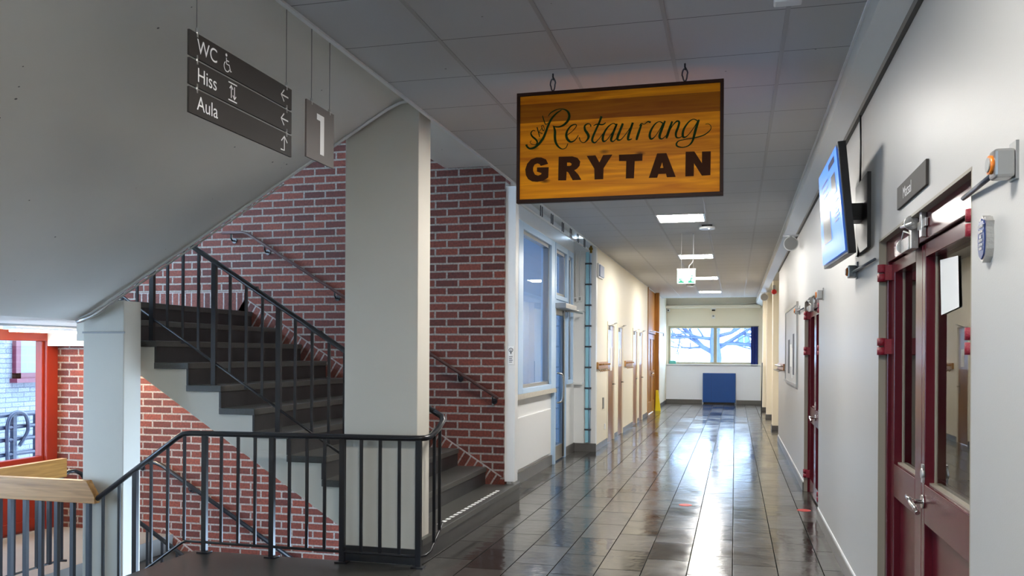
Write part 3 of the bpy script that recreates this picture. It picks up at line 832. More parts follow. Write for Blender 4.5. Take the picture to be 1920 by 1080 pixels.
cd = thing('conduit', 'white cable conduit along the sloping edge of the overhead flight', 'conduit', (-4.985, 5.69, 1.755))
obj('pipe', T([(-4.985, 5.69, 1.755), (-4.86, 5.69, 1.808), (-2.40, 5.69, 3.228), (-2.30, 5.69, 3.27), (-2.13, 5.69, 3.29)], 0.011, 8), M['white'], cd)
obj('taped_bend', T([(-4.99, 5.676, 1.735), (-4.93, 5.674, 1.752), (-4.86, 5.676, 1.775), (-4.80, 5.672, 1.80), (-4.70, 5.676, 1.865), (-4.5, 5.68, 1.98), (-3.2, 5.68, 2.732)], [0.014, 0.020, 0.015, 0.018, 0.012, 0.009, 0.006], 8), M['silver'], cd, label='shiny taped cable bend at the low end')

# ---- railings
def railing(label, loc, hand, r, bottom, balusters, posts, br=0.011, group=None, hn=12, name='railing', cat='railing'):
    t = thing(name, label, cat, loc, group)
    obj('handrail', T(hand, r, hn), M['black'], t)
    if bottom: 
        obj('bottom_rail', T(bottom, br, 8), M['black'], t)
    for (x, y, z0, z1) in balusters:
        obj('baluster', B((x - 0.011, x + 0.011, y - 0.006, y + 0.006, z0, z1)), M['black'], t)
    for (x, y, z0, z1, foot) in posts:
        bm = B((x - 0.02, x + 0.02, y - 0.015, y + 0.015, z0, z1))
        p = obj('post', bm, M['black'], t)
        if foot:
            obj('foot_plate', B((x - 0.045, x + 0.045, y - 0.035, y + 0.035, z0, z0 + 0.012)), M['black'], p)
    return t

GY = 5.665
hand = [(-4.785, GY, 0.36), (-4.06, GY, 0.865), (-4.02, GY, 0.885), (-3.96, GY, 0.892), (-2.20, GY, 0.905), (-2.13, GY, 0.907), (-2.095, GY + 0.025, 0.908),
        (-2.08, GY + 0.075, 0.912), (-2.072, GY + 0.22, 0.955), (-2.075, GY + 0.33, 1.005), (-2.10, 6.045, 1.035), (-2.17, 6.05, 1.075)]
bot = [(-4.785, GY, -0.46), (-4.3, GY, -0.125), (-4.03, GY, 0.065), (-3.99, GY, 0.08), (-2.2, GY, 0.08), (-2.13, GY, 0.082), (-2.095, GY + 0.025, 0.085),
       (-2.08, GY + 0.09, 0.10), (-2.075, GY + 0.25, 0.20), (-2.075, GY + 0.34, 0.26)]
PX = (-3.836, -3.275, -2.714, -2.135)
bal = []
for a, b in zip(PX, PX[1:]):
    for k in (1, 2, 3):
        x = a + (b - a) * k / 4
        bal.append((x, GY, 0.08, 0.895))
for x in (-4.01, -4.155, -4.30):
    z = 0.885 + 0.695 * min(0, x + 4.02)
    bal.append((x, GY, max(z - 0.80, -0.6), z - 0.005))
for x in (-4.585, -4.73):
    z = 0.885 + 0.695 * (x + 4.02)
    bal.append((x, GY, z - 0.80, z - 0.005))
bal += [(-2.077, GY + 0.16, 0.15, 0.93), (-2.075, GY + 0.27, 0.21, 0.975)]
posts = [(x, GY, 0.0, 0.895, True) for x in PX] + [(-4.44, GY, -0.362, 0.59, False)]
railing('black steel guard rail in front of the broad pillar, turning up onto the stairs', (-3.2, GY, 0), hand, 0.021, bot, bal, posts)

# rail of the rising flight
def ZR(x): return 1.529 - 0.622 * (x + 2.901)
def ZB1(x): return 1.089 - 0.625 * (x + 3.488)
RY = 6.05
hand = [(-2.17, RY, 1.075), (-2.4, RY, ZR(-2.4)), (-4.9, RY, ZR(-4.9)), (-5.1, RY, ZR(-5.1) + 0.02)]
bot = [(-2.20, RY, ZB1(-2.2)), (-5.0, RY, ZB1(-5.0))]
bal, posts = [], []
xs = -2.30
for k in range(19):
    x = xs - 0.1432 * k
    n = int((-2.14 - x) / 0.297) + 1
    if k % 4 == 0:
        posts.append((x, RY, RISE * n, ZR(x) - 0.01, False))
    elif k % 4 == 2:
        bal.append((x, RY, ZB1(x) - 0.03, ZR(x) - 0.01))
    else:
        bal.append((x, RY, ZB1(x), ZR(x) - 0.01))
t = railing('black steel stair railing rising along the dark stone steps between the pillars', (-3.4, RY, 0.6), hand, 0.021, bot, bal, posts)
for x in (-4.19, -3.64, -3.08):
    bm = NB(); box(bm, x - 0.011, x + 0.011, RY - 0.011, RY + 0.011, ZR(x) + 0.015, ZR(x) + 0.032)
    obj('anti_slide_stud', bm, M['black'], t, label='small black stud on top of the handrail')

# wooden rails round the entrance void
def wood_beam(p0, p1, z0, z1, along):
    bm = NB()
    c = 0.075
    if along == 'X':
        x0, x1, y = p0[0], p1[0], p0[1]
        prism(bm, [(x0, z0), (x1, z0), (x1, z1 - 0.12), (x1 - c, z1), (x0, z1)], 'Y', y - 0.03, y + 0.03)
    else:
        x, y0, y1 = p0[0], p0[1], p1[1]
        box(bm, x - 0.03, x + 0.03, y0, y1, z0, z1)
    return bm
t = thing('wooden_railing', 'oak-topped railing joined to the low end of the black guard rail', 'railing', (-5.4, GY, -0.543))
obj('top_beam', wood_beam((-6.13, GY), (-4.785, GY), 0.325, 0.50, 'X'), M['oak'], t, bevel=0.004)
for i in range(9):
    x = -4.86 - 0.148 * i
    y0 = -0.543
    obj('baluster', B((x - 0.016, x + 0.016, GY - 0.016, GY + 0.016, y0, 0.325)), M['steel_grey'], t)
t = thing('wooden_railing', 'oak-topped railing running toward the brick wall in front of the red door', 'railing', (-6.1, 6.3, -0.543))
obj('top_beam', wood_beam((-6.1, 5.70), (-6.1, 6.79), 0.325, 0.50, 'Y'), M['oak_y'], t, bevel=0.004)
for i in range(8):
    yv = 5.78 + 0.138 * i
    obj('baluster', B((-6.116, -6.084, yv - 0.016, yv + 0.016, -0.46, 0.325)), M['black'], t)
obj('bottom_rail', T([(-6.1, 5.72, -0.45), (-6.1, 6.72, -0.45), (-6.06, 6.78, -0.46)], 0.011, 8), M['black'], t)
BYR = 6.93
def ZG(x): return 0.30 - 0.60 * (x + 6.05)
hand = [(-6.1, 6.77, 0.33), (-6.1, 6.84, 0.365), (-6.09, 6.91, 0.365), (-6.03, BYR, 0.335), (-5.97, BYR, 0.26), (-3.2, BYR, ZG(-3.2))]
bal = []
for k in range(15):
    x = -5.94 + 0.16 * k
    bal.append((x, BYR, max(ZG(x) - 0.80, -2.55), ZG(x) - 0.01))
railing('black basement railing going down behind the narrow pillar', (-5.5, BYR, -0.7), hand, 0.02, None, bal, [(-5.5, BYR, -1.2, ZG(-5.5), False)])

def wall_rail(label, pts, brackets, r, m):
    t = thing('wall_handrail', label, 'handrail', (pts[0][0], BY, pts[0][2]))
    obj('rail', T(pts, r, 10), m, t)
    for (x, z) in brackets:
        bm = T([(x, BY, z - 0.07), (x, BY - 0.05, z - 0.075), (x, BY - 0.075, z - 0.05), (x, BY - 0.075, z)], 0.009, 8)
        disc(bm, (x, BY - 0.004, z - 0.07), 'Y', 0.03, 0.008, 14)
        obj('bracket', bm, M['black'], t)
    return t
M['rail_brown'] = mat('worn_brown_rail', rgb(84, 62, 62), 0.4)
def ZW(x): return 2.80 - 0.613 * (x + 5.15)
wall_rail('slim dark handrail on the brick wall above the stairs', [(-5.45, BY - 0.075, 2.81), (-5.2, BY - 0.075, 2.81), (-5.13, BY - 0.075, 2.79), (-2.30, BY - 0.075, ZW(-2.3))],
          [(-5.34, 2.80), (-4.93, ZW(-4.93)), (-4.1, ZW(-4.1)), (-2.72, ZW(-2.72)), (-2.36, ZW(-2.36))], 0.016, M['rail_brown'])
wall_rail('black handrail low on the brick wall beside the basement steps', [(-6.75, BY - 0.075, 0.255), (-6.28, BY - 0.075, 0.262), (-6.2, BY - 0.075, 0.235), (-4.2, BY - 0.075, -0.93)],
          [(-6.5, 0.255), (-5.85, 0.03), (-4.85, -0.55)], 0.024, M['black'])

# ---- entrance: red door with glass, lamp and box
dr = thing('door_1', 'red framed glass entrance door at the far left', 'door', (-7.75, 7.2, -0.543), kind='structure')
obj('frame', B((-7.82, -7.66, 8.25, BY - 0.002, -0.543, 1.74), (-7.82, -7.66, 5.9, 8.25, 1.62, 1.74), (-7.82, -7.66, 5.9, 6.05, -0.543, 1.62), (-7.80, -7.66, 7.14, 7.24, -0.543, 1.62)), M['red_door'], dr, bevel=0.006)
for a, b in ((6.05, 7.14), (7.24, 8.25)):
    lf = obj('leaf', B((-7.78, -7.70, a, b, -0.53, 0.30), (-7.78, -7.70, a, a + 0.05, 0.30, 1.62), (-7.78, -7.70, b - 0.03, b, 0.30, 1.62)), M['red_door'], dr, bevel=0.004)
    obj('pane', B((-7.743, -7.737, a + 0.05, b - 0.03, 0.30, 1.62)), M['glass'], lf)
    obj('kick_board', B((-7.70, -7.69, a + 0.04, b - 0.02, -0.50, -0.40)), M['red_door'], lf)
bx = thing('junction_box', 'white electrical box high on the brick wall beside the red door', 'box', (-7.43, BY, 1.56))
obj('cover', B((-7.68, -7.44, 8.26, BY, 1.565, 1.745)), M['white'], bx, bevel=0.006)
obj('cover', B((-7.435, -7.2, 8.26, BY, 1.565, 1.745)), M['white'], bx, bevel=0.006)
lt = thing('ceiling_light', 'slim lit fluorescent lamp under the half landing by the red door', 'ceiling light', (-6.85, 7.5, 1.75))
obj('housing', B((-6.93, -6.77, 6.9, 8.2, 1.715, 1.751)), M['white'], lt, bevel=0.005)
obj('diffuser', B((-6.90, -6.80, 6.95, 8.15, 1.695, 1.715)), M['lamp_tube'], lt)
bm = B((-6.5, -6.42, 6.2, 7.5, 1.735, 1.751), (-6.40, -6.34, 6.0, 7.3, 1.738, 1.751))
tag(obj('cable_tray', bm, M['grey_plastic']), 'grey cable trunking under the half landing beside the lamp', 'cable trunking')

# ================================================================== PARTITION ON THE LEFT
WX = -2.42
post = struct('trim_15', B((-2.27, -2.15, 8.44, 8.56, 0.205, 3.2), (-2.24, -2.19, 8.46, 8.54, 0.177, 0.205)), M['white'],
              'white painted post at the end of the brick wall', 'post', bevel=0.004)
struct('wall_partition', B((WX - 0.1, WX, 8.64, 11.5, 0.13, 0.985), (WX - 0.1, WX, 12.42, 13.2, 0.13, 1.06), (WX - 0.1, WX, 8.64, 9.45, 0.985, 3.33), (WX - 0.1, WX, 9.45, 13.2, 3.03, 3.33),
                           (WX - 0.1, WX, 12.85, 13.2, 1.06, 3.03)), M['white'], 'white panelled base and head of the glazed partition', 'wall')
struct('baseboard_partition', B((WX - 0.1, WX + 0.02, 8.66, 11.5, 0, 0.13), (WX - 0.1, WX + 0.015, 12.42, 13.2, 0, 0.13)), M['skirt'], 'grey stone plinth under the glazed partition', 'baseboard')
tag(obj('panel', B((WX + 0.001, WX + 0.03, 8.7, 11.35, 0.17, 0.77)), M['white'], bevel=0.008), 'raised white panel low on the partition beside the post', 'panel')
def window(name, label, y0, y1, z0, z1, fw, fr, kind='structure', fx=0.05):
    w = thing(name, label, 'window', (WX, (y0 + y1) / 2, z0), kind=kind)
    obj('frame', B((WX - 0.08, WX + fx, y0, y0 + fw, z0, z1), (WX - 0.08, WX + fx, y1 - fw, y1, z0, z1), (WX - 0.08, WX + fx, y0 + fw, y1 - fw, z0, z0 + 0.06), (WX - 0.08, WX + fx, y0 + fw, y1 - fw, z1 - 0.08, z1)),
        fr, w, bevel=0.006)
    s = obj('sash', B((WX - 0.06, WX + 0.015, y0 + fw, y0 + fw + 0.05, z0 + 0.06, z1 - 0.08), (WX - 0.06, WX + 0.015, y1 - fw - 0.05, y1 - fw, z0 + 0.06, z1 - 0.08),
                      (WX - 0.06, WX + 0.015, y0 + fw, y1 - fw, z0 + 0.06, z0 + 0.1), (WX - 0.06, WX + 0.015, y0 + fw, y1 - fw, z1 - 0.12, z1 - 0.08)), M['alu'], w, bevel=0.003)
    obj('pane', B((WX - 0.03, WX - 0.024, y0 + fw + 0.05, y1 - fw - 0.05, z0 + 0.1, z1 - 0.12)), M['glass'], s)
    return w
w = window('window_3', 'large fixed window of the partition right beside the brick wall post', 9.45, 11.48, 1.04, 3.03, 0.22, M['blue_white'])
obj('sill', B((WX - 0.02, WX + 0.07, 9.2, 11.48, 0.985, 1.04)), M['marble'], w, label='speckled stone sill')
window('window_4', 'narrow tall window past the glass door in the partition', 12.42, 12.86, 1.06, 3.03, 0.05, M['blue_white'])
window('window_5', 'upper window above the glass door in the partition', 11.52, 12.40, 2.26, 3.03, 0.06, M['blue_white'])
d = thing('door_2', 'glass door in the partition with a curved chrome pull handle', 'door', (WX, 11.95, 0), kind='structure')
obj('frame', B((WX - 0.08, WX + 0.05, 11.48, 11.56, 0, 2.26), (WX - 0.08, WX + 0.03, 12.36, 12.42, 0, 2.26), (WX - 0.08, WX + 0.03, 11.56, 12.36, 2.18, 2.26)), M['blue_white'], d, bevel=0.004)
lf = obj('leaf', B((WX - 0.03, WX + 0.02, 11.57, 11.68, 0.02, 2.17), (WX - 0.03, WX + 0.02, 12.24, 12.35, 0.02, 2.17), (WX - 0.03, WX + 0.02, 11.68, 12.24, 0.02, 0.22), (WX - 0.03, WX + 0.02, 11.68, 12.24, 2.05, 2.17)), M['alu'], d, bevel=0.003)
obj('pane', B((WX - 0.008, WX - 0.002, 11.68, 12.24, 0.22, 2.05)), M['glass'], lf)
obj('edge_seal', B((WX + 0.018, WX + 0.03, 12.18, 12.25, 0.03, 2.12)), M['plastic_black'], lf, label='black rubber edge strip')
hd = T(smooth_path([(WX + 0.03, 11.73, 0.83), (WX + 0.07, 11.735, 0.835), (WX + 0.105, 11.75, 0.87), (WX + 0.115, 11.75, 1.04), (WX + 0.105, 11.75, 1.2), (WX + 0.07, 11.735, 1.235), (WX + 0.03, 11.73, 1.24)], 3), 0.015, 10)
obj('pull_handle', hd, M['chrome'], lf)
lk = disc(NB(), (WX + 0.03, 11.63, 1.0), 'X', 0.028, 0.03, 16); disc(lk, (WX + 0.03, 11.63, 0.9), 'X', 0.02, 0.02, 16)
obj('lock', lk, M['chrome'], lf)
cl = obj('door_closer', B((WX + 0.02, WX + 0.20, 11.50, 12.30, 2.13, 2.20)), M['alu'], d, bevel=0.006)
bm = T([(WX + 0.10, 12.0, 2.11), (WX + 0.12, 12.3, 2.12), (WX + 0.16, 13.0, 2.125)], 0.012, 8)
tube(bm, [(WX + 0.14, 12.2, 2.13), (WX + 0.2, 13.0, 2.155)], 0.010, 8)
tube(bm, [(WX + 0.06, 11.95, 2.1), (WX + 0.05, 12.1, 2.02), (WX + 0.03, 12.2, 1.98)], 0.008, 8)
obj('closer_arm', bm, M['alu'], cl)
# conduit, sockets, rail on the return wall
RYW = 13.2
t = thing('cable_conduit', 'pale blue clipped cable conduit standing up the short return wall', 'conduit', (-2.2, RYW, 0.15))
bm = B((-2.235, -2.185, RYW - 0.045, RYW, 0.14, 3.08))
obj('channel', bm, mat('light_blue_channel', rgb(150, 206, 226), 0.35), t, bevel=0.005)
obj('pipe', T([(-2.165, RYW - 0.03, 0.14), (-2.165, RYW - 0.03, 3.05)], 0.014, 10), M['blue_white'], t)
for z in (0.34, 0.66, 0.98, 1.30, 1.62, 1.94, 2.26, 2.58, 2.90):
    obj('clip', B((-2.245, -2.145, RYW - 0.052, RYW, z - 0.012, z + 0.012)), M['steel_grey'], t)
for i, (x, z) in enumerate(((-2.40, 2.34), (-2.33, 2.36))):
    s = thing('wall_switch', ('left pale switch box with a pipe on the short return wall', 'right pale switch box with a pipe on the short return wall')[i], 'switch', (x, RYW, z), 'switch boxes on the return wall')
    obj('plate', B((x - 0.035, x + 0.035, RYW - 0.03, RYW, z - 0.045, z + 0.045)), M['white'], s, bevel=0.004)
    obj('rocker', B((x - 0.015, x + 0.015, RYW - 0.036, RYW - 0.028, z - 0.025, z + 0.025)), M['grey_plastic'], s)
    obj('pipe', T([(x, RYW - 0.015, z + 0.045), (x, RYW - 0.015, 3.1)], 0.009, 8), M['white'], s)
tag(obj('wall_ledge', B((-2.42, -2.28, RYW - 0.06, RYW, 1.03, 1.07)), M['white'], bevel=0.004), 'short white ledge on the return wall by the conduit', 'ledge')
t = thing('curtain_rail', 'white rail with hangers along the top of the glazed partition', 'rail', (-2.2, 11, 3.1))
obj('rail', T([(-2.2, 8.6, 3.085), (-2.2, 13.15, 3.12)], 0.014, 10), M['white'], t)
for y in (9.66, 10.26, 10.94, 11.5, 12.04, 12.6):
    bm = T([(-2.17, y, 3.09), (-2.17, y, 3.33)], 0.006, 6); tube(bm, [(-2.17, y + 0.09, 3.09), (-2.17, y + 0.09, 3.33)], 0.006, 6)
    box(bm, -2.185, -2.155, y - 0.02, y + 0.11, 3.25, 3.27)
    obj('hanger', bm, M['steel_grey'], t)
tag(obj('brass_valve', disc(T([(-2.12, 12.95, 3.04), (-2.12, 12.95, 3.15)], 0.018, 10), (-2.12, 12.93, 3.1), 'Y', 0.03, 0.02, 12), mat('brass', rgb(150, 116, 50), 0.3, metal=0.9)),
    'small brass valve under the ceiling at the return wall corner', 'valve')
pl = thing('notice_plate', 'small white notice with a round symbol on the white post', 'sign', (-2.19, 8.44, 1.4))
obj('plate', B((-2.222, -2.166, 8.432, 8.44, 1.395, 1.58)), M['sign_white'], pl)
bm = NB()
ring = [(-2.194 + 0.02 * math.cos(a * math.pi / 8), 8.4305, 1.54 + 0.02 * math.sin(a * math.pi / 8)) for a in range(16)]
tube(bm, ring, 0.003, 6, closed=True)
tube(bm, [(-2.194, 8.4305, 1.545), (-2.194, 8.4305, 1.50)], 0.004, 6)
for k in range(4):
    box(bm, -2.212, -2.176 - 0.006 * (k % 2), 8.430, 8.432, 1.47 - k * 0.018, 1.476 - k * 0.018)
obj('symbol', bm, M['steel_grey'], pl)
# the bright room behind the partition
struct('wall_side_room', B((-6.3, -2.55, 13.32, 13.4, 0, 3.4), (-6.3, -2.55, 8.63, 8.645, 0, 3.4), (-6.3, -6.2, 8.63, 13.4, 0, 0.85), (-6.3, -6.2, 8.63, 13.4, 2.95, 3.4),
                           (-6.3, -6.2, 8.63, 8.9, 0.85, 2.95), (-6.3, -6.2, 13.1, 13.4, 0.85, 2.95), (-6.3, -2.52, 8.63, 13.4, 3.34, 3.44)), M['blue_white'],
       'pale walls of the bright room behind the partition', 'wall')
struct('floor', B((-6.3, -2.62, 8.63, 13.4, -0.2, 0)), M['landing'], 'grey floor of the room behind the partition', 'floor')
w = thing('window_6', 'outer window of the bright room behind the partition', 'window', (-6.25, 11, 0.85), kind='structure')
obj('frame', B((-6.28, -6.22, 8.9, 8.97, 0.85, 2.95), (-6.28, -6.22, 13.03, 13.1, 0.85, 2.95), (-6.28, -6.22, 8.97, 13.03, 0.85, 0.92), (-6.28, -6.22, 8.97, 13.03, 2.88, 2.95), (-6.28, -6.22, 10.96, 11.04, 0.92, 2.88)), M['white'], w)
for a, b in ((8.97, 10.96), (11.04, 13.03)):
    obj('pane', B((-6.253, -6.247, a, b, 0.92, 2.88)), M['glass'], w)
lt = thing('ceiling_light', 'lit strip lamp seen through the partition window', 'ceiling light', (-4.4, 12.6, 2.6))
obj('housing', B((-4.75, -3.65, 12.72, 12.82, 2.50, 2.55)), M['white'], lt)
obj('diffuser', B((-4.75, -3.65, 12.72, 12.82, 2.45, 2.50)), emit('lit_strip', (1, 0.97, 0.9, 1), 8.0), lt)
for k, x in enumerate((-4.7, -3.7)):
    obj('suspension', T([(x, 12.77, 2.55), (x, 12.77, 3.34)], 0.004, 6), M['wire'], lt)

# ================================================================== LEFT FAR DOORS AND FITTINGS
names = ('first brown door past the return wall, with one tall white notice', 'second brown door on the left wall, with two small notices',
         'third brown door on the left wall, past the second coat rack', 'fourth brown door on the left wall, next to the orange wood screen')
for i, (a, b) in enumerate(DOORS):
    d = thing('door_%d' % (3 + i), names[i], 'door', (LX, (a + b) / 2, 0), 'brown doors on the left wall', 'structure')
    obj('frame', B((LX - 0.1, LX + 0.012, a - 0.03, a + 0.02, 0, 2.06), (LX - 0.1, LX + 0.012, b - 0.02, b + 0.03, 0, 2.06), (LX - 0.1, LX + 0.012, a + 0.02, b - 0.02, 2.0, 2.06)), M['cream'], d, bevel=0.003)
    fx = LX - 0.012
    lf = obj('leaf', B((fx - 0.04, fx, a + 0.02, b - 0.02, 0.01, 1.28)), M['brown_door'], d)
    obj('upper_panel', B((fx - 0.04, fx, a + 0.02, b - 0.02, 1.28, 2.0)), M['lilac'], lf, label='pale lilac upper part of the door')
    bm = T([(fx, b - 0.12, 0.98), (fx + 0.045, b - 0.12, 0.98), (fx + 0.05, b - 0.24, 0.98)], 0.010, 8)
    box(bm, fx, fx + 0.006, b - 0.14, b - 0.10, 0.86, 1.04)
    obj('handle', bm, M['chrome'], lf)
    for z in (0.25, 1.75):
        obj('hinge', T([(fx + 0.012, a + 0.03, z - 0.05), (fx + 0.012, a + 0.03, z + 0.05)], 0.012, 8), M['alu'], lf)
    bm = B((fx, fx + 0.05, a + 0.08, a + 0.28, 1.92, 1.98))
    tube(bm, [(fx + 0.03, a + 0.18, 1.99), (LX + 0.10, a + 0.45, 2.045), (LX + 0.02, b - 0.1, 2.05)], 0.008, 8)
    obj('door_closer', bm, M['alu'], lf)
    if i < 2:
        tag(obj('paper_notice', B((fx + 0.002, fx + 0.004, b - 0.42, b - 0.2, 1.22 + 0.1 * i, 1.62)), M['paper']),
            ('white paper notice on the first brown door', 'white paper notice on the second brown door')[i], 'notice')
for i, (a, b) in enumerate(((13.28, 14.35), (16.75, 17.85))):
    r = thing('coat_rack', ('short wooden coat rack before the first brown door', 'short wooden coat rack between the second and third brown doors')[i], 'coat rack', (LX, (a + b) / 2, 1.3), 'wooden coat racks on the left wall')
    obj('board', B((LX, LX + 0.03, a, b, 1.27, 1.38)), M['oak'], r, bevel=0.004)
    for k in range(6):
        y = a + 0.09 + k * (b - a - 0.18) / 5
        bm = T([(LX + 0.03, y, 1.34), (LX + 0.08, y, 1.345)], 0.014, 8)
        tube(bm, [(LX + 0.03, y, 1.26), (LX + 0.055, y, 1.23), (LX + 0.07, y, 1.25)], 0.006, 6)
        obj('hook', bm, M['oak'], r)
wb = thing('intercom_box', 'blue-grey box high on the left wall by the return corner', 'intercom', (LX, 13.45, 2.8))
obj('body', B((LX, LX + 0.05, 13.3, 13.72, 2.72, 2.90)), mat('blue_grey_casing', rgb(150, 164, 196), 0.4), wb, bevel=0.006)
obj('rim', B((LX, LX + 0.03, 13.27, 13.75, 2.70, 2.92)), M['white'], wb, bevel=0.006)
tag(obj('wall_bracket', B((LX, LX + 0.02, 13.9, 13.98, 0.62, 0.8)), M['grey_plastic'], bevel=0.004), 'small grey bracket low on the left wall before the first door', 'bracket')
tag(obj('wall_socket', B((LX, LX + 0.012, 14.1, 14.2, 0.27, 0.36)), M['white'], bevel=0.003), 'white socket low on the left wall before the first door', 'socket')
# orange wooden screen with door
d = thing('door_7', 'tall orange wooden door and screen on the left near the end', 'door', (LX, 22.4, 0), kind='structure')
obj('frame', B((LX - 0.1, LX + 0.02, 21.3, 21.42, 0, CZ), (LX - 0.1, LX + 0.10, 23.42, 23.6, 0, CZ), (LX - 0.1, LX + 0.02, 21.42, 23.42, 2.04, 2.14), (LX - 0.08, LX - 0.02, 21.42, 23.42, 2.14, CZ)), M['orange_wood'], d, bevel=0.004)
lf = obj('leaf', B((LX - 0.06, LX - 0.01, 21.43, 21.58, 0.02, 2.03), (LX - 0.06, LX - 0.01, 23.26, 23.41, 0.02, 2.03), (LX - 0.06, LX - 0.01, 21.58, 23.26, 0.02, 0.3), (LX - 0.06, LX - 0.01, 21.58, 23.26, 0.95, 1.1),
                   (LX - 0.06, LX - 0.01, 21.58, 23.26, 1.9, 2.03), (LX - 0.06, LX - 0.01, 22.34, 22.5, 0.3, 1.9), (LX - 0.05, LX - 0.03, 21.58, 23.26, 0.3, 1.9)), M['orange_wood'], d)
obj('handle', T([(LX - 0.01, 22.4, 1.02), (LX + 0.05, 22.4, 1.02), (LX + 0.05, 22.55, 1.02)], 0.012, 8), M['chrome'], lf)
obj('closer_arm', T([(LX, 21.5, 2.08), (LX + 0.06, 22.2, 2.1), (LX + 0.22, 23.4, 2.08), (LX + 0.22, 23.4, 2.0)], 0.012, 8), M['alu'], d)
cone = NB()
hexa(cone, [(LX + 0.02, 23.3, 0.0), (LX + 0.16, 23.3, 0.0), (LX + 0.16, 23.44, 0.0), (LX + 0.02, 23.44, 0.0), (LX + 0.03, 23.34, 0.55), (LX + 0.09, 23.34, 0.55), (LX + 0.09, 23.40, 0.55), (LX + 0.03, 23.40, 0.55)])
tag(obj('warning_marker', cone, M['yellow']), 'yellow marker standing at the foot of the orange wood post', 'marker')

# ================================================================== END WALL FITTINGS
pn = thing('floor_cabinet', 'deep blue square cabinet standing against the end wall under the window', 'cabinet', (-0.46, 27.2, 0))
obj('body', B((-0.955, 0.022, 27.12, 27.27, 0.05, 0.945)), M['deep_blue'], pn, bevel=0.006)
obj('plinth', B((-0.93, 0.0, 27.14, 27.27, 0.0, 0.05)), M['plastic_black'], pn)
obj('door_seam', B((-0.70, -0.695, 27.117, 27.121, 0.06, 0.935)), mat('seam_blue', rgb(4, 46, 100), 0.4), pn)
t = thing('curtain', 'narrow navy curtain drawn to one side of the end window', 'curtain', (0.6, 27.3, 1.2))
bm = NB()
prof = [(0.47 + 0.017 * k, 27.26 + 0.018 * math.sin(k * 1.35)) for k in range(13)]
prism(bm, prof + [(x, y + 0.012) for x, y in prof[::-1]], 'Z', 1.17, 2.37)
obj('cloth', bm, M['curtain'], t, smooth=False)
obj('rod', T([(-2.0, 27.27, 2.385), (0.7, 27.27, 2.385)], 0.008, 8), M['frame_olive'], t)
tag(obj('storage_box', B((-1.98, -1.78, 27.22, 27.32, 1.22, 1.32)), mat('teal_plastic', rgb(96, 180, 170), 0.4), bevel=0.008), 'small teal box on the left end of the window sill', 'box')
c = thing('security_camera', 'small white dome camera on the end wall above the window', 'camera', (-0.645, 27.25, 2.9))
obj('base', B((-0.72, -0.57, 27.15, 27.3, 2.90, 2.94)), M['white'], c)
obj('dome', disc(NB(), (-0.645, 27.2, 2.88), 'Z', 0.05, 0.05, 16), M['plastic_black'], c)
s = thing('thermostat', 'small white sensor on the end wall between camera and window', 'sensor', (-0.645, 27.3, 2.68))
obj('case', B((-0.70, -0.60, 27.26, 27.3, 2.63, 2.74)), M['white'], s, bevel=0.005)
obj('display', B((-0.675, -0.625, 27.255, 27.261, 2.68, 2.73)), M['grey_plastic'], s)
s = thing('security_camera', 'small white camera in the corner above the end window by the orange wood', 'camera', (-2.02, 27.2, 2.86))
obj('body', B((-2.05, -1.97, 27.1, 27.3, 2.84, 2.93)), M['white'], s, bevel=0.005)
obj('lens', disc(NB(), (-2.01, 27.095, 2.88), 'Y', 0.022, 0.012, 14), M['plastic_black'], s)
tag(obj('pipe', T([(-2.05, 27.15, 3.05), (-1.4, 27.2, 3.045), (0.2, 27.2, 3.05), (0.7, 27.15, 3.10)], 0.018, 8), M['cream']), 'thin pipe lying along the casing over the end wall', 'pipe')

# ================================================================== CEILING LIGHTS AND FITTINGS
def lamp(y0, label):
    L = thing('ceiling_light', label, 'ceiling light', (-0.643, y0 + 0.3, CZ), 'square ceiling lamps along the corridor')
    a, b = -0.93, -0.356
    obj('frame', B((a, b, y0, y0 + 0.02, CZ - 0.012, CZ + 0.02), (a, b, y0 + 0.58, y0 + 0.6, CZ - 0.012, CZ + 0.02), (a, a + 0.02, y0 + 0.02, y0 + 0.58, CZ - 0.012, CZ + 0.02), (b - 0.02, b, y0 + 0.02, y0 + 0.58, CZ - 0.012, CZ + 0.02)), M['white'], L)
    obj('diffuser', B((a + 0.02, b - 0.02, y0 + 0.02, y0 + 0.58, CZ - 0.008, CZ + 0.01)), M['lamp'], L)
    return L
L0 = lamp(10.336, 'lit square ceiling lamp seen just below the wooden sign')
for y0, lb in ((14.536, 'lit square ceiling lamp right above the green exit sign'), (18.736, 'lit square ceiling lamp partly behind the green exit sign'), (22.936, 'lit square ceiling lamp last before the end wall'),
               (6.136, 'lit square ceiling lamp hidden behind the wooden restaurant sign'), (1.936, 'lit square ceiling lamp overhead in front of the signs')):
    copy_thing(L0, (-0.643, y0 + 0.3, CZ), lb)

ap = thing('access_point', 'flat white device on the ceiling just past the nearest lit lamp', 'access point', (-0.355, 11.35, CZ))
obj('case', disc(NB(), (-0.355, 11.35, CZ - 0.035), 'Z', 0.10, 0.03, 28), M['white'], ap, bevel=0.006)
obj('base', B((-0.42, -0.29, 11.29, 11.41, CZ - 0.022, CZ)), M['plastic_black'], ap)
obj('status_light', disc(NB(), (-0.33, 11.28, CZ - 0.052), 'Z', 0.008, 0.006, 10), emit('led', (0.8, 0.9, 1, 1), 4), ap)
ap = thing('smoke_detector', 'flat white detector on the ceiling beyond the exit sign', 'detector', (-1.03, 20.7, CZ))
obj('base', disc(NB(), (-1.03, 20.7, CZ - 0.012), 'Z', 0.10, 0.024, 24), M['grey_plastic'], ap)
obj('head', disc(NB(), (-1.03, 20.7, CZ - 0.038), 'Z', 0.075, 0.03, 24), M['white'], ap)
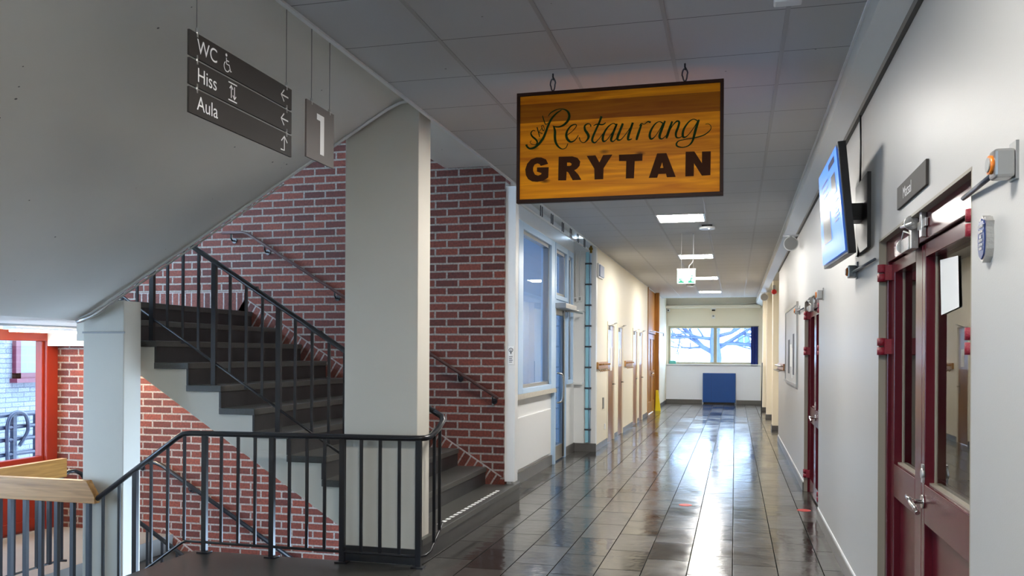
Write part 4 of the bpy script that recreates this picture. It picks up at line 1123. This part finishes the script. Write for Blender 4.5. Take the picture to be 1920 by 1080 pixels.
md = thing('motion_sensor', 'white sensor box on the ceiling between the wooden sign and the bulkhead', 'sensor', (0.225, 4.12, CZ))
obj('bracket', B((0.165, 0.285, 4.09, 4.18, CZ - 0.05, CZ)), M['white'], md, bevel=0.005)
hb = obj('head', B((0.165, 0.285, 4.05, 4.12, CZ - 0.075, CZ - 0.02)), M['white'], md, bevel=0.006)
obj('lens', disc(NB(), (0.225, 4.048, CZ - 0.045), 'Y', 0.012, 0.008, 14), M['grey_plastic'], hb)
# exit sign
ex = thing('exit_sign', 'lit green and white exit sign hanging from the ceiling on wires', 'sign', (-0.65, 12.0, 2.48))
obj('panel', B((-0.77, -0.527, 11.985, 12.015, 2.475, 2.664)), M['exit_white'], ex, bevel=0.003)
obj('housing', B((-0.775, -0.522, 11.975, 12.025, 2.664, 2.68)), M['white'], ex)
def EP(s, t): return (s, 11.9835, t)
bm = NB()
for (a, b, c_, d_) in ((-0.755, -0.68, 2.485, 2.505), (-0.735, -0.70, 2.505, 2.52), (-0.625, -0.54, 2.485, 2.50), (-0.62, -0.575, 2.50, 2.515)):
    box(bm, a, b, 11.982, 11.985, c_, d_)
ribbon(bm, [(-0.60, 2.50, 0.012), (-0.585, 2.53, 0.014), (-0.575, 2.56, 0.012)], EP)
ribbon(bm, [(-0.60, 2.535, 0.008), (-0.575, 2.545, 0.009), (-0.555, 2.53, 0.008)], EP)
ribbon(bm, [(-0.745, 2.535, 0.010), (-0.70, 2.535, 0.010)], EP, 1)
ribbon(bm, [(-0.72, 2.555, 0.010), (-0.745, 2.535, 0.010), (-0.72, 2.515, 0.010)], EP, 1)
disc(bm, (-0.572, 11.984, 2.578), 'Y', 0.010, 0.003, 12)
obj('pictogram', bm, M['exit_green'], ex, label='green running figure and arrow')
for x in (-0.715, -0.558):
    obj('wire', T([(x, 12.0, 2.68), (x, 12.0, CZ)], 0.003, 6), M['white'], ex)
obj('cable', T(smooth_path([(-0.558, 12.01, 3.16), (-0.556, 12.02, 2.95), (-0.555, 12.02, 2.82), (-0.575, 12.02, 2.76), (-0.61, 12.01, 2.72), (-0.615, 12.01, 2.68)], 3), 0.007, 8), M['white'], ex)

# ================================================================== THE WOODEN SIGN
SY = 5.0
sg = thing('restaurant_sign', 'amber wooden sign reading Restaurang GRYTAN hanging from the ceiling', 'sign', (-0.67, SY, 2.73))
obj('board', B((-1.262, -0.078, SY + 0.004, SY + 0.028, 2.412, 3.05)), M['sign_wood'], sg)
obj('frame', B((-1.272, -0.068, SY - 0.004, SY + 0.034, 3.040, 3.060), (-1.272, -0.068, SY - 0.004, SY + 0.034, 2.402, 2.424), (-1.272, -1.252, SY - 0.004, SY + 0.034, 2.424, 3.040), (-0.088, -0.068, SY - 0.004, SY + 0.034, 2.424, 3.040)), M['sign_frame'], sg, bevel=0.002)
def SP(s, t): return (-0.67 + s, SY + 0.0025, 2.73 + t)
bm = NB()
for stroke in SCRIPT:
    ribbon(bm, stroke, SP, 5)
obj('script_lettering', bm, M['sign_green'], sg, label='dark green handwritten word Restaurang with a small Skol')
obj('block_lettering', outline_bm(BLOCK, lambda s, t: (-0.67 + s, SY + 0.0022, 2.73 + t)), M['sign_brown'], sg, label='dark brown block word GRYTAN')
for x in (-1.055, -0.285):
    h = obj('hook', T([(x, SY + 0.015, CZ), (x, SY + 0.015, CZ - 0.022), (x + 0.006, SY + 0.015, CZ - 0.03), (x, SY + 0.015, CZ - 0.038)], 0.005, 8), M['plastic_black'], sg)
    link = [(x + 0.016 * math.cos(a) * (1.0 if math.sin(a) > 0 else 0.75), SY + 0.015, CZ - 0.066 + 0.036 * math.sin(a)) for a in [k * math.pi / 10 for k in range(20)]]
    obj('chain_link', tube(NB(), link, 0.0045, 8, closed=True), M['steel_grey'], h)
    obj('screw_eye', T([(x, SY + 0.015, CZ - 0.098), (x, SY + 0.015, 3.055)], 0.005, 8), M['plastic_black'], h)

# ================================================================== HANGING DIRECTION SIGNS
GX = -2.25
def GP(y, z): return (GX + 0.0062, y, z)
wc = thing('direction_sign', 'dark three-row direction sign for WC, Hiss and Aula hanging on wires', 'sign', (GX, 3.63, 2.52))
rows = ((2.764, 2.872), (2.641, 2.753), (2.520, 2.630))
txt = ('WC', 'Hiss', 'Aula')
for (z0, z1), body in zip(rows, txt):
    p = obj('panel', B((GX - 0.005, GX + 0.005, 3.19, 4.06, z0, z1)), M['signage'], wc)
    sz = 0.088
    obj('lettering', text_bm(body, sz, lambda s, t, z0=z0: GP(3.243 + s * 0.98, z0 + 0.025 + t)), M['sign_white'], p, label='white lettering ' + body)
    bm = NB()
    w_ = 0.0075
    yc, zc = 3.985, (z0 + z1) / 2
    if body != 'Aula':
        ribbon(bm, [(yc + 0.038, zc, w_), (yc - 0.034, zc, w_)], GP, 1)
        ribbon(bm, [(yc - 0.004, zc + 0.03, w_), (yc - 0.034, zc, w_), (yc - 0.004, zc - 0.03, w_)], GP, 1)
    else:
        ribbon(bm, [(yc - 0.036, zc - 0.036, w_), (yc, zc - 0.036, w_), (yc, zc + 0.034, w_)], GP, 1)
        ribbon(bm, [(yc - 0.03, zc + 0.008, w_), (yc, zc + 0.036, w_), (yc + 0.03, zc + 0.008, w_)], GP, 1)
    obj('arrow', bm, M['sign_white'], p)
    bm = NB()
    if body == 'WC':
        y0, zz = 3.45, z0 + 0.018
        ribbon(bm, [(y0 + 0.012, zz + 0.058, 0.006), (y0 + 0.014, zz + 0.030, 0.006), (y0 + 0.036, zz + 0.030, 0.006), (y0 + 0.046, zz + 0.004, 0.006), (y0 + 0.054, zz + 0.007, 0.006)], GP, 1)
        ribbon(bm, [(y0 + 0.014, zz + 0.046, 0.005), (y0 + 0.034, zz + 0.046, 0.005)], GP, 1)
        arc = [(y0 + 0.016 + 0.022 * math.cos(a), zz + 0.018 + 0.022 * math.sin(a), 0.005) for a in [math.radians(q) for q in range(120, 341, 20)]]
        ribbon(bm, arc, GP, 1)
        disc(bm, (GX + 0.0062, y0 + 0.012, zz + 0.07), 'X', 0.007, 0.001, 12)
    if body == 'Hiss':
        y0, zz = 3.485, z0 + 0.014
        for zb in (0.002, 0.082):
            ribbon(bm, [(y0 - 0.005, zz + zb, 0.006), (y0 + 0.065, zz + zb, 0.006)], GP, 1)
        ribbon(bm, [(y0 + 0.018, zz + 0.014, 0.006), (y0 + 0.018, zz + 0.07, 0.006)], GP, 1)
        ribbon(bm, [(y0 + 0.005, zz + 0.055, 0.006), (y0 + 0.018, zz + 0.072, 0.006), (y0 + 0.031, zz + 0.055, 0.006)], GP, 1)
        ribbon(bm, [(y0 + 0.044, zz + 0.014, 0.006), (y0 + 0.044, zz + 0.07, 0.006)], GP, 1)
        ribbon(bm, [(y0 + 0.031, zz + 0.029, 0.006), (y0 + 0.044, zz + 0.012, 0.006), (y0 + 0.057, zz + 0.029, 0.006)], GP, 1)
    if body != 'Aula':
        obj('symbol', bm, M['sign_white'], p, label=('white wheelchair symbol' if body == 'WC' else 'white lift symbol with two arrows'))
    else:
        bm.free()
for y in (3.248, 4.012):
    for z in ((2.876, 2.7585, 2.6355)):
        obj('clip', T([(GX, y, z - 0.020), (GX, y, z + 0.020)], 0.007, 8), M['silver'], wc)
    obj('wire', T([(GX, y, 2.88), (GX, y, min(3.30, ZS(GX)))], 0.0018, 6), M['wire'], wc)
on = thing('number_sign', 'dark hanging sign with a white figure 1 beside the direction sign', 'sign', (GX, 4.38, 2.56))
obj('panel', B((GX - 0.005, GX + 0.005, 4.222, 4.548, 2.562, 2.873)), mat('brown_grey_sign_panel', rgb(96, 87, 83), 0.5, spec=0.25), on)
obj('figure', outline_bm([[[(4.425, 2.607), (4.425, 2.826), (4.338, 2.826), (4.338, 2.792), (4.378, 2.792), (4.378, 2.607)]]], GP), M['sign_white'], on, label='white figure 1')
for y in (4.285, 4.502):
    obj('clip', T([(GX, y, 2.858), (GX, y, 2.892)], 0.007, 8), M['silver'], on)
    obj('wire', T([(GX, y, 2.89), (GX, y, 3.309)], 0.0018, 6), M['wire'], on)

# ================================================================== RIGHT WALL: DOUBLE DOORS
M['reveal'] = mat('beige_reveal', rgb(150, 142, 126), 0.5)
def double_door(num, y0, y1, zt, label, handle=True):
    d = thing('door_%d' % num, label, 'door', (0.80, (y0 + y1) / 2, 0), kind='structure')
    fx0, fx1 = RX + 0.035, 0.94
    fr = B((fx0, fx1, y0, y0 + 0.06, 0, zt), (fx0, fx1, y1 - 0.06, y1, 0, zt), (fx0, fx1, y0 + 0.06, y1 - 0.06, zt - 0.125, zt - 0.005))
    obj('frame', fr, M['oxblood'], d, bevel=0.004)
    obj('reveal', B((RX, fx0, y1 - 0.012, y1, 0, zt), (RX, fx0, y0, y0 + 0.012, 0, zt), (RX, fx0, y0, y1, zt - 0.012, zt)), M['reveal'], d)
    ym = y0 + (y1 - y0) * 0.548
    X0, X1 = 0.797, 0.850
    top = zt - 0.13
    for k, (a, b) in enumerate(((y0 + 0.065, ym - 0.002), (ym + 0.002, y1 - 0.065))):
        sa, sb = (0.15, 0.06) if k == 0 else (0.14, 0.10)
        g0, g1 = a + sa, b - sb
        bm = B((X0, X1, a, g0, 0.02, top), (X0, X1, g1, b, 0.02, top), (X0, X1, g0, g1, top - 0.06, top), (X0, X1, g0, g1, 0.775, 0.945), (X0, X1, g0, g1, 0.02, 0.16),
               (X0 + 0.03, X1, g0, g1, 0.16, 0.775))
        lf = obj('leaf', bm, M['oxblood'], d, bevel=0.003)
        obj('pane', B((X1 - 0.010, X1 - 0.004, g0, g1, 0.945, top - 0.06)), M['door_glass'], lf)
        obj('glazing_bead', B((X1 - 0.014, X1 - 0.002, g0, g0 + 0.012, 0.945, top - 0.06), (X1 - 0.014, X1 - 0.002, g1 - 0.012, g1, 0.945, top - 0.06), (X0 + 0.02, X1 - 0.008, g0, g1, 0.945, 0.952)), M['reveal'], lf, label='thin beige bead round the glass')
        hy = a - 0.03 if k == 0 else b + 0.03
        for z in (1.55, 1.94, 0.2):
            bm = T([(RX + 0.012, hy, z - 0.045), (RX + 0.012, hy, z - 0.004)], 0.024, 16)
            tube(bm, [(RX + 0.012, hy, z + 0.004), (RX + 0.012, hy, z + 0.045)], 0.024, 16)
            box(bm, RX + 0.02, X0 + 0.004, min(hy, hy + (0.05 if k == 0 else -0.05)), max(hy, hy + (0.05 if k == 0 else -0.05)), z - 0.04, z + 0.04)
            obj('hinge', bm, M['hinge_red'], lf)
        if k == 0:
            yh = b - 0.045
            bm = T(smooth_path([(X0, yh, 0.868), (X0 - 0.045, yh, 0.868), (X0 - 0.058, yh - 0.03, 0.868), (X0 - 0.060, yh - 0.13, 0.862), (X0 - 0.056, yh - 0.17, 0.845)], 4), 0.0105, 10)
            tube(bm, [(X0 - 0.045, yh, 0.868), (X0 - 0.052, yh + 0.05, 0.872), (X0 - 0.05, yh + 0.09, 0.876)], 0.010, 10)
            disc(bm, (X0 - 0.004, yh, 0.868), 'X', 0.03, 0.01, 20)
            obj('lever_handle', bm, M['chrome'], lf)
            bm = disc(NB(), (X0 - 0.005, yh, 0.99), 'X', 0.022, 0.012, 20)
            box(bm, X0 - 0.008, X0, yh - 0.016, yh + 0.016, 0.95, 1.03)
            obj('lock', bm, M['silver'], lf)
    # selector gear on the head of the frame
    g = fx0 - 0.002
    z = zt - 0.055
    bm = B((g - 0.02, g, ym - 0.17, ym - 0.13, z - 0.06, z + 0.05), (g - 0.012, g, ym - 0.21, ym - 0.05, z - 0.02, z + 0.015), (g - 0.03, g, ym - 0.01, ym + 0.02, z - 0.09, z + 0.05), (g - 0.035, g, ym + 0.03, ym + 0.20, z - 0.09, z - 0.03),
           (g - 0.02, g, ym + 0.02, ym + 0.1, z - 0.02, z + 0.02))
    disc(bm, (g - 0.03, ym - 0.02, z + 0.02), 'Y', 0.032, 0.010, 24)
    disc(bm, (g - 0.02, ym + 0.21, z - 0.055), 'Y', 0.034, 0.010, 24)
    tube(bm, [(g - 0.03, ym + 0.2, z - 0.02), (g - 0.04, ym + 0.1, z + 0.0), (g - 0.02, ym, z - 0.03)], 0.005, 8)
    tube(bm, [(g - 0.05, ym + 0.1, z + 0.02), (g - 0.05, ym - 0.15, z + 0.0)], 0.008, 8)
    obj('closing_gear', bm, M['silver'], d, bevel=0.002)
    return d
double_door(8, D1[0], D1[1], D1[2], 'nearer dark red double door with glass panes under the Matsal sign')
double_door(9, D2[0], D2[1], D2[2], 'farther dark red double door behind the screen on the right wall')

def door_holder(y, z, label, y_arm, r_arm=0.008):
    h = thing('door_holder', label, 'door holder', (RX, y, z), 'grey door holders on the right wall')
    obj('plate', B((RX - 0.008, RX, y - 0.03, y + 0.03, z - 0.045, z + 0.06)), M['grey_plastic'], h)
    b = obj('body', B((RX - 0.06, RX - 0.008, y - 0.03, y + 0.03, z - 0.04, z + 0.04)), M['alu'], h, bevel=0.008)
    obj('magnet_ring', disc(NB(), (RX - 0.062, y, z), 'X', 0.026, 0.012, 24), M['bed'], b)
    obj('indicator', disc(NB(), (RX - 0.069, y, z), 'X', 0.020, 0.006, 18), M['grey_plastic'], b)
    obj('arm', T([(RX - 0.03, y + (0.03 if y_arm > y else -0.03), z - 0.005), (RX - 0.012, y_arm, z - 0.005)], r_arm, 8), M['steel_grey'], h)
door_holder(2.64, 2.03, 'grey door holder on the right wall beside the near edge of the nearer red door', 3.15)
door_holder(5.80, 2.03, 'grey door holder on the right wall below the screen', 5.02)
door_holder(7.95, 2.03, 'grey door holder on the right wall at the near edge of the farther red door', 8.4)
door_holder(10.75, 2.03, 'grey door holder on the right wall between the farther red door and the notice board', 10.05)

ms = thing('room_sign', 'small dark wall sign reading Matsal above the nearer red door', 'sign', (RX, 4.05, 2.18))
obj('plate', B((RX - 0.012, RX, 3.738, 4.368, 2.184, 2.288)), M['signage'], ms, bevel=0.002)
obj('lettering', text_bm('Matsal', 0.072, lambda s, t: (RX - 0.0135, 4.215 - s * 1.05, 2.212 + t)), M['sign_white'], ms, label='white lettering Matsal')

sh = thing('wall_plaque', 'small blue shield-shaped plaque with a silver rim on the right wall', 'plaque', (RX, 2.89, 1.89))
outl = [(0.0, -0.108), (0.045, -0.085), (0.062, -0.05), (0.066, 0.0), (0.060, 0.05), (0.068, 0.075), (0.050, 0.082), (0.040, 0.098), (0.018, 0.092), (0.0, 0.108),
        (-0.018, 0.092), (-0.040, 0.098), (-0.050, 0.082), (-0.068, 0.075), (-0.060, 0.05), (-0.066, 0.0), (-0.062, -0.05), (-0.045, -0.085)]
bm = NB(); prism(bm, [(2.88 + a * 0.66, 1.855 + 0.66 * b) for a, b in outl], 'X', RX - 0.022, RX)
obj('rim', bm, M['silver'], sh)
bm = NB(); prism(bm, [(2.88 + a * 0.54, 1.855 + b * 0.57) for a, b in outl], 'X', RX - 0.026, RX - 0.021)
en = obj('shield', bm, M['shield_blue'], sh)
bm = NB()
for k, z in enumerate((0.052, 0.028, -0.012, -0.032, -0.050)):
    wv = 0.04 - 0.004 * k
    for q in range(5):
        a = -wv + q * wv * 0.42
        box(bm, RX - 0.028, RX - 0.0255, 2.88 + a * 0.62, 2.88 + (a + wv * 0.26) * 0.62, 1.855 + z * 0.66, 1.855 + z * 0.66 + 0.008)
box(bm, RX - 0.028, RX - 0.0255, 2.872, 2.888, 1.858, 1.868)
obj('relief', bm, M['silver'], en, label='raised silver marks')

tag(obj('paper_notice', hexa(NB(), [(0.834, 3.64, 1.69), (0.8345, 3.64, 1.69), (0.8345, 3.935, 1.672), (0.834, 3.935, 1.672), (0.834, 3.66, 1.89), (0.8345, 3.66, 1.89), (0.8345, 3.96, 1.905), (0.834, 3.96, 1.905)]), M['paper']),
    'white paper sheet stuck on the glass of the nearer red door', 'notice')
e2 = thing('exit_sign', 'lit green exit sign added in the dining hall for the reflection in the nearer red door glass', 'sign', (2.1, 11.48, 2.5))  # made-up sign in place of a green reflection on the pane
obj('panel', B((1.96, 2.24, 11.46, 11.49, 2.42, 2.60)), M['exit_green'], e2, bevel=0.003)
obj('housing', B((1.94, 2.26, 11.45, 11.50, 2.60, 2.625)), M['white'], e2)
bm = NB()
def E2(s_, t_): return (s_, 11.458, t_)
ribbon(bm, [(2.16, 2.45, 0.02), (2.18, 2.50, 0.022), (2.19, 2.55, 0.02)], E2)
ribbon(bm, [(2.02, 2.51, 0.02), (2.09, 2.51, 0.02)], E2, 1)
ribbon(bm, [(2.05, 2.55, 0.018), (2.01, 2.51, 0.018), (2.05, 2.47, 0.018)], E2, 1)
obj('pictogram', bm, M['exit_white'], e2, label='white running figure and arrow')

# ---- screen
tv = thing('wall_screen', 'tilted flat screen showing a blue page high on the right wall', 'screen', (0.6, 5.5, 2.07))
nb, ntp, fb, ft = Vector((0.600, 5.055, 2.064)), Vector((0.542, 5.055, 2.685)), Vector((0.560, 5.957, 2.064)), Vector((0.530, 5.957, 2.672))
nrm = (fb - nb).cross(ntp - nb).normalized()
if nrm.x > 0: nrm = -nrm
def TP(s, t, d=0.0):
    """s from far (0) to near (1), t from bottom to top"""
    return (fb * (1 - s) + nb * s) * (1 - t) + (ft * (1 - s) + ntp * s) * t + nrm * d
bk = -nrm * 0.045
bm = NB()
hexa(bm, [nb, fb, fb + bk, nb + bk, ntp, ft, ft + bk, ntp + bk])
obj('casing', bm, M['plastic_black'], tv, bevel=0.004)
def tq(bm, s0, s1, t0, t1, d):
    v = [bm.verts.new(TP(s, t, d)) for s, t in ((s0, t0), (s1, t0), (s1, t1), (s0, t1))]
    bm.faces.new(v); return bm
dbm = NB()
for i in range(12):
    for j in range(8):
        tq(dbm, 0.02 + 0.955 * i / 12, 0.02 + 0.955 * (i + 1) / 12, 0.035 + 0.935 * j / 8, 0.035 + 0.935 * (j + 1) / 8, 0.008)
scr = obj('display', dbm, M['screen_blue'], tv)
bm = NB(); tq(bm, 0.16, 0.52, 0.22, 0.50, 0.0105); tq(bm, 0.66, 0.86, 0.60, 0.78, 0.0105)
obj('picture', bm, M['screen_dark'], scr)
bm = NB()
for (a, b, c_, d_) in ((0.58, 0.88, 0.86, 0.92), (0.18, 0.52, 0.80, 0.82), (0.18, 0.48, 0.74, 0.76), (0.18, 0.50, 0.68, 0.70), (0.20, 0.45, 0.57, 0.60), (0.68, 0.88, 0.52, 0.54), (0.70, 0.88, 0.46, 0.48), (0.70, 0.86, 0.42, 0.44), (0.70, 0.88, 0.38, 0.40), (0.70, 0.84, 0.34, 0.36)):
    tq(bm, a, b, c_, d_, 0.0105)
obj('page_text', bm, M['screen_ink'], scr)
bm = B((RX - 0.02, RX, 5.25, 5.75, 2.12, 2.55)); box(bm, 0.60, RX - 0.02, 5.42, 5.58, 2.30, 2.40)
obj('wall_mount', bm, M['plastic_black'], tv)
obj('cable', T(smooth_path([(RX - 0.012, 5.62, 2.99), (RX - 0.014, 5.58, 2.8), (RX - 0.012, 5.60, 2.6), (RX - 0.012, 5.64, 2.4), (RX - 0.014, 5.66, 2.2), (RX - 0.03, 5.55, 2.1)], 4), 0.006, 8), M['plastic_black'], tv)

# ---- speakers, alarm, boards
def speaker(x, y, z, r, label):
    s = thing('round_speaker', label, 'speaker', (x, y, z), 'round speakers under the bulkhead')
    obj('bracket', B((x - 0.09, x + 0.09, y - 0.03, y + 0.1, z + r + 0.012, z + r + 0.02), (x - 0.015, x + 0.015, y, y + 0.03, z, z + r + 0.015)), M['white'], s)
    c_ = obj('shell', tube(NB(), [(x, y + 0.12, z), (x, y + 0.08, z), (x, y, z)], [r * 0.5, r * 0.92, r], 28), M['white'], s)
    obj('grille', disc(NB(), (x, y - 0.003, z), 'Y', r * 0.88, 0.008, 28), M['grey_plastic'], c_)
speaker(0.638, 10.75, 2.83, 0.085, 'round grey speaker under the bulkhead behind the screen')
speaker(0.66, 21.0, 2.86, 0.09, 'round pale speaker under the bulkhead farther along by the pilasters')
al = thing('fire_alarm', 'red fire alarm sounder high on the first pilaster at the right', 'alarm', (0.70, 17.95, 2.75))
obj('base', B((0.735, 0.80, 17.97, 18.0, 2.70, 2.86)), M['white'], al)
obj('sounder', tube(NB(), [(0.75, 17.98, 2.77), (0.75, 17.93, 2.77), (0.75, 17.88, 2.77)], [0.055, 0.05, 0.035], 18), M['red'], al)
obj('strobe', B((0.725, 0.775, 17.93, 17.98, 2.82, 2.90)), M['grey_plastic'], al)
nbd = thing('notice_board', 'white framed notice board on the right wall past the farther red door', 'notice board', (RX, 12.2, 1.12))
obj('board', B((RX - 0.012, RX, 11.06, 13.4, 1.15, 2.12)), M['wall'], nbd)
obj('frame', B((RX - 0.025, RX, 11.02, 11.06, 1.11, 2.16), (RX - 0.025, RX, 13.4, 13.44, 1.11, 2.16), (RX - 0.025, RX, 11.06, 13.4, 1.11, 1.15), (RX - 0.025, RX, 11.06, 13.4, 2.12, 2.16)), M['alu'], nbd)
for i, (a, b, c_, d_, mm, lb) in enumerate(((11.55, 11.85, 1.25, 1.78, 'dark_paper', 'dark tall poster beside the red door end of the notice board'), (12.05, 12.4, 1.35, 1.65, 'paper', 'white sheet in the middle of the notice board'),
                                            (12.5, 12.85, 1.25, 1.72, 'dark_paper', 'dark poster at the coat rack end of the notice board'), (11.9, 12.0, 1.2, 1.6, 'paper', 'narrow white slip on the notice board'))):
    tag(obj('poster', B((RX - 0.0145, RX - 0.0125, a, b, c_, d_)), M[mm]), lb, 'poster', 'papers on the notice board')
r = thing('coat_rack', 'dark coat rack on the right wall just past the notice board', 'coat rack', (RX, 14.6, 1.3))
obj('board', B((RX - 0.03, RX, 13.75, 15.6, 1.27, 1.37)), M['brown_door'], r, bevel=0.004)
for k in range(7):
    y = 13.9 + k * 0.26
    bm = T([(RX - 0.03, y, 1.33), (RX - 0.08, y, 1.335)], 0.012, 8); tube(bm, [(RX - 0.03, y, 1.27), (RX - 0.09, y, 1.25), (RX - 0.10, y, 1.27)], 0.006, 6)
    obj('hook', bm, M['alu'], r)
bm = T([(0.70, 24.28, 1.0), (0.69, 24.22, 1.05)], 0.02, 8); tube(bm, [(0.715, 24.26, 1.02), (0.715, 24.26, 0.1)], 0.012, 8)
tag(obj('floor_broom', tube(NB(), [(0.70, 24.2, 0.0), (0.715, 24.25, 1.3)], 0.014, 8), M['steel_grey']), 'dark pole leaning on the last pilaster by the end window', 'pole')
bm.free()
# ---- floor dots
for (x, y, lb) in ((-0.472, 8.77, 'red round floor sticker in the middle of the corridor'), (0.655, 8.79, 'red round floor sticker by the farther red door')):
    tag(obj('floor_sticker', disc(NB(), (x, y, 0.0012), 'Z', 0.065, 0.0022, 32), M['red_dot']), lb, 'floor sticker', 'red floor stickers')

# ================================================================== OUTSIDE
struct('ground', B((-40, -6.4, -20, 70, -1.0, -0.8), (-40, 40, 27.6, 70, -1.0, -0.8)), M['ground'], 'pale ground outside the building', 'ground')
b = thing('building', 'white painted brick building outside the red door', 'building', (-11.6, 10, -0.8))
obj('wall', B((-12.0, -11.6, 4, 18, -0.8, 6)), M['white_brick'], b)
for (y0, y1) in ((9.9, 11.25), (11.75, 13.0)):
    f = obj('window', B((-11.62, -11.52, y0, y0 + 0.1, 1.05, 2.6), (-11.62, -11.52, y1 - 0.1, y1, 1.05, 2.6), (-11.62, -11.52, y0, y1, 1.05, 1.14), (-11.62, -11.45, y0 - 0.05, y1 + 0.05, 0.98, 1.05), (-11.62, -11.52, y0, y1, 2.5, 2.6)), M['pink_frame'], b)
    obj('pane', B((-11.6, -11.58, y0 + 0.1, y1 - 0.1, 1.14, 2.5)), M['pale_pane'], f)
t = thing('outdoor_railing', 'blue-grey metal railing outside the red door', 'railing', (-9.6, 10, -0.8))
for z in (0.62, 0.45, 0.28, 0.08, -0.1, -0.28, -0.42):
    obj('bar', T([(-9.6, 6.5, z), (-9.6, 12.5, z + 0.02)], 0.03, 8), M['rail_blue'], t)
for y in (7.0, 8.2, 9.75, 10.15, 11.4):
    obj('post', B((-9.63, -9.57, y - 0.03, y + 0.03, -0.8, 0.66)), M['rail_blue'], t)
obj('loop', T(smooth_path([(-9.55, 9.6, 0.0), (-9.55, 9.6, 0.5), (-9.55, 9.72, 0.66), (-9.55, 9.9, 0.62), (-9.55, 9.95, 0.4), (-9.55, 9.8, 0.2)], 4), 0.025, 8), M['rail_blue'], t)
# behind the end window
b = thing('building', 'pale building beyond the tree outside the end window', 'building', (0, 52, -0.8))
obj('wall', B((-2.2, 16, 52, 58, -0.8, 3.4)), M['far_building'], b)
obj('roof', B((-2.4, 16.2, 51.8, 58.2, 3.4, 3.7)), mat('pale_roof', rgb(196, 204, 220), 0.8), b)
for x in (0.2, 2.0, 2.9, 5.0, 5.9, 8.0):
    f = obj('window', B((x, x + 0.62, 51.95, 52.0, 2.0, 2.75)), M['far_glass'], b)
    obj('glazing_bar', B((x + 0.29, x + 0.33, 51.93, 51.96, 2.0, 2.75)), M['white'], f)
b = thing('building', 'pale blue-white block at the left edge of the end window view', 'building', (-4.4, 40, -0.8))
obj('wall', B((-6.5, -2.95, 38, 44, -0.8, 6)), M['white_brick'], b)
fence = thing('fence', 'white board fence behind the tree outside the end window', 'fence', (0, 44, -0.8))
bm = NB()
for k in range(60):
    x = -3 + k * 0.2
    box(bm, x, x + 0.185, 46, 46.04, -0.8, 1.55 + 0.05 * math.sin(k * 1.7))
obj('boards', bm, M['far_building'], fence)
tr = thing('tree', 'bare dark tree outside the end window', 'tree', (-0.75, 34, -0.8))
rnd = random.Random(5)
bm = NB()
trunk = [(-0.72, 34, -0.8), (-0.74, 34, 0.6), (-0.70, 34, 1.4), (-0.76, 34, 2.0), (-0.70, 34, 2.9), (-0.74, 34, 3.8)]
tube(bm, trunk, [0.30, 0.24, 0.22, 0.20, 0.17, 0.12], 10)
obj('trunk', bm, M['bark'], tr)
def branch(bm, p, d, L, r, depth):
    pts = [p]
    q = Vector(p); d = Vector(d).normalized()
    for s in range(4):
        d = (d + Vector((rnd.uniform(-.25, .25), rnd.uniform(-.15, .15), rnd.uniform(-.22, .25)))).normalized()
        q = q + d * L / 4
        pts.append(tuple(q))
    tube(bm, pts, [r, r * .85, r * .7, r * .55, r * .4], 5)
    if depth:
        for k in (1, 2, 3, 4):
            for _ in range(2 if depth > 1 else 1):
                dd = (d + Vector((rnd.uniform(-1, 1), rnd.uniform(-.4, .4), rnd.uniform(-.7, .9)))).normalized()
                branch(bm, pts[k], dd, L * rnd.uniform(.4, .65), r * .5, depth - 1)
bm = NB()
for z, dx, dz, L, r in ((1.55, -1, .35, 2.2, .11), (1.7, 1, .28, 2.4, .09), (2.1, -1, .12, 1.8, .08), (2.2, 1, .1, 2.4, .08), (2.6, 1, .3, 2.3, .07), (2.7, -1, .25, 2.0, .07), (3.2, .8, .2, 2.0, .06), (1.9, 1, -.05, 2.6, .06), (3.3, -.8, -.1, 2.0, .06)):
    branch(bm, (-0.73, 34, z), (dx, 0, dz), L, r, 2)
obj('branches', bm, M['bark'], tr)
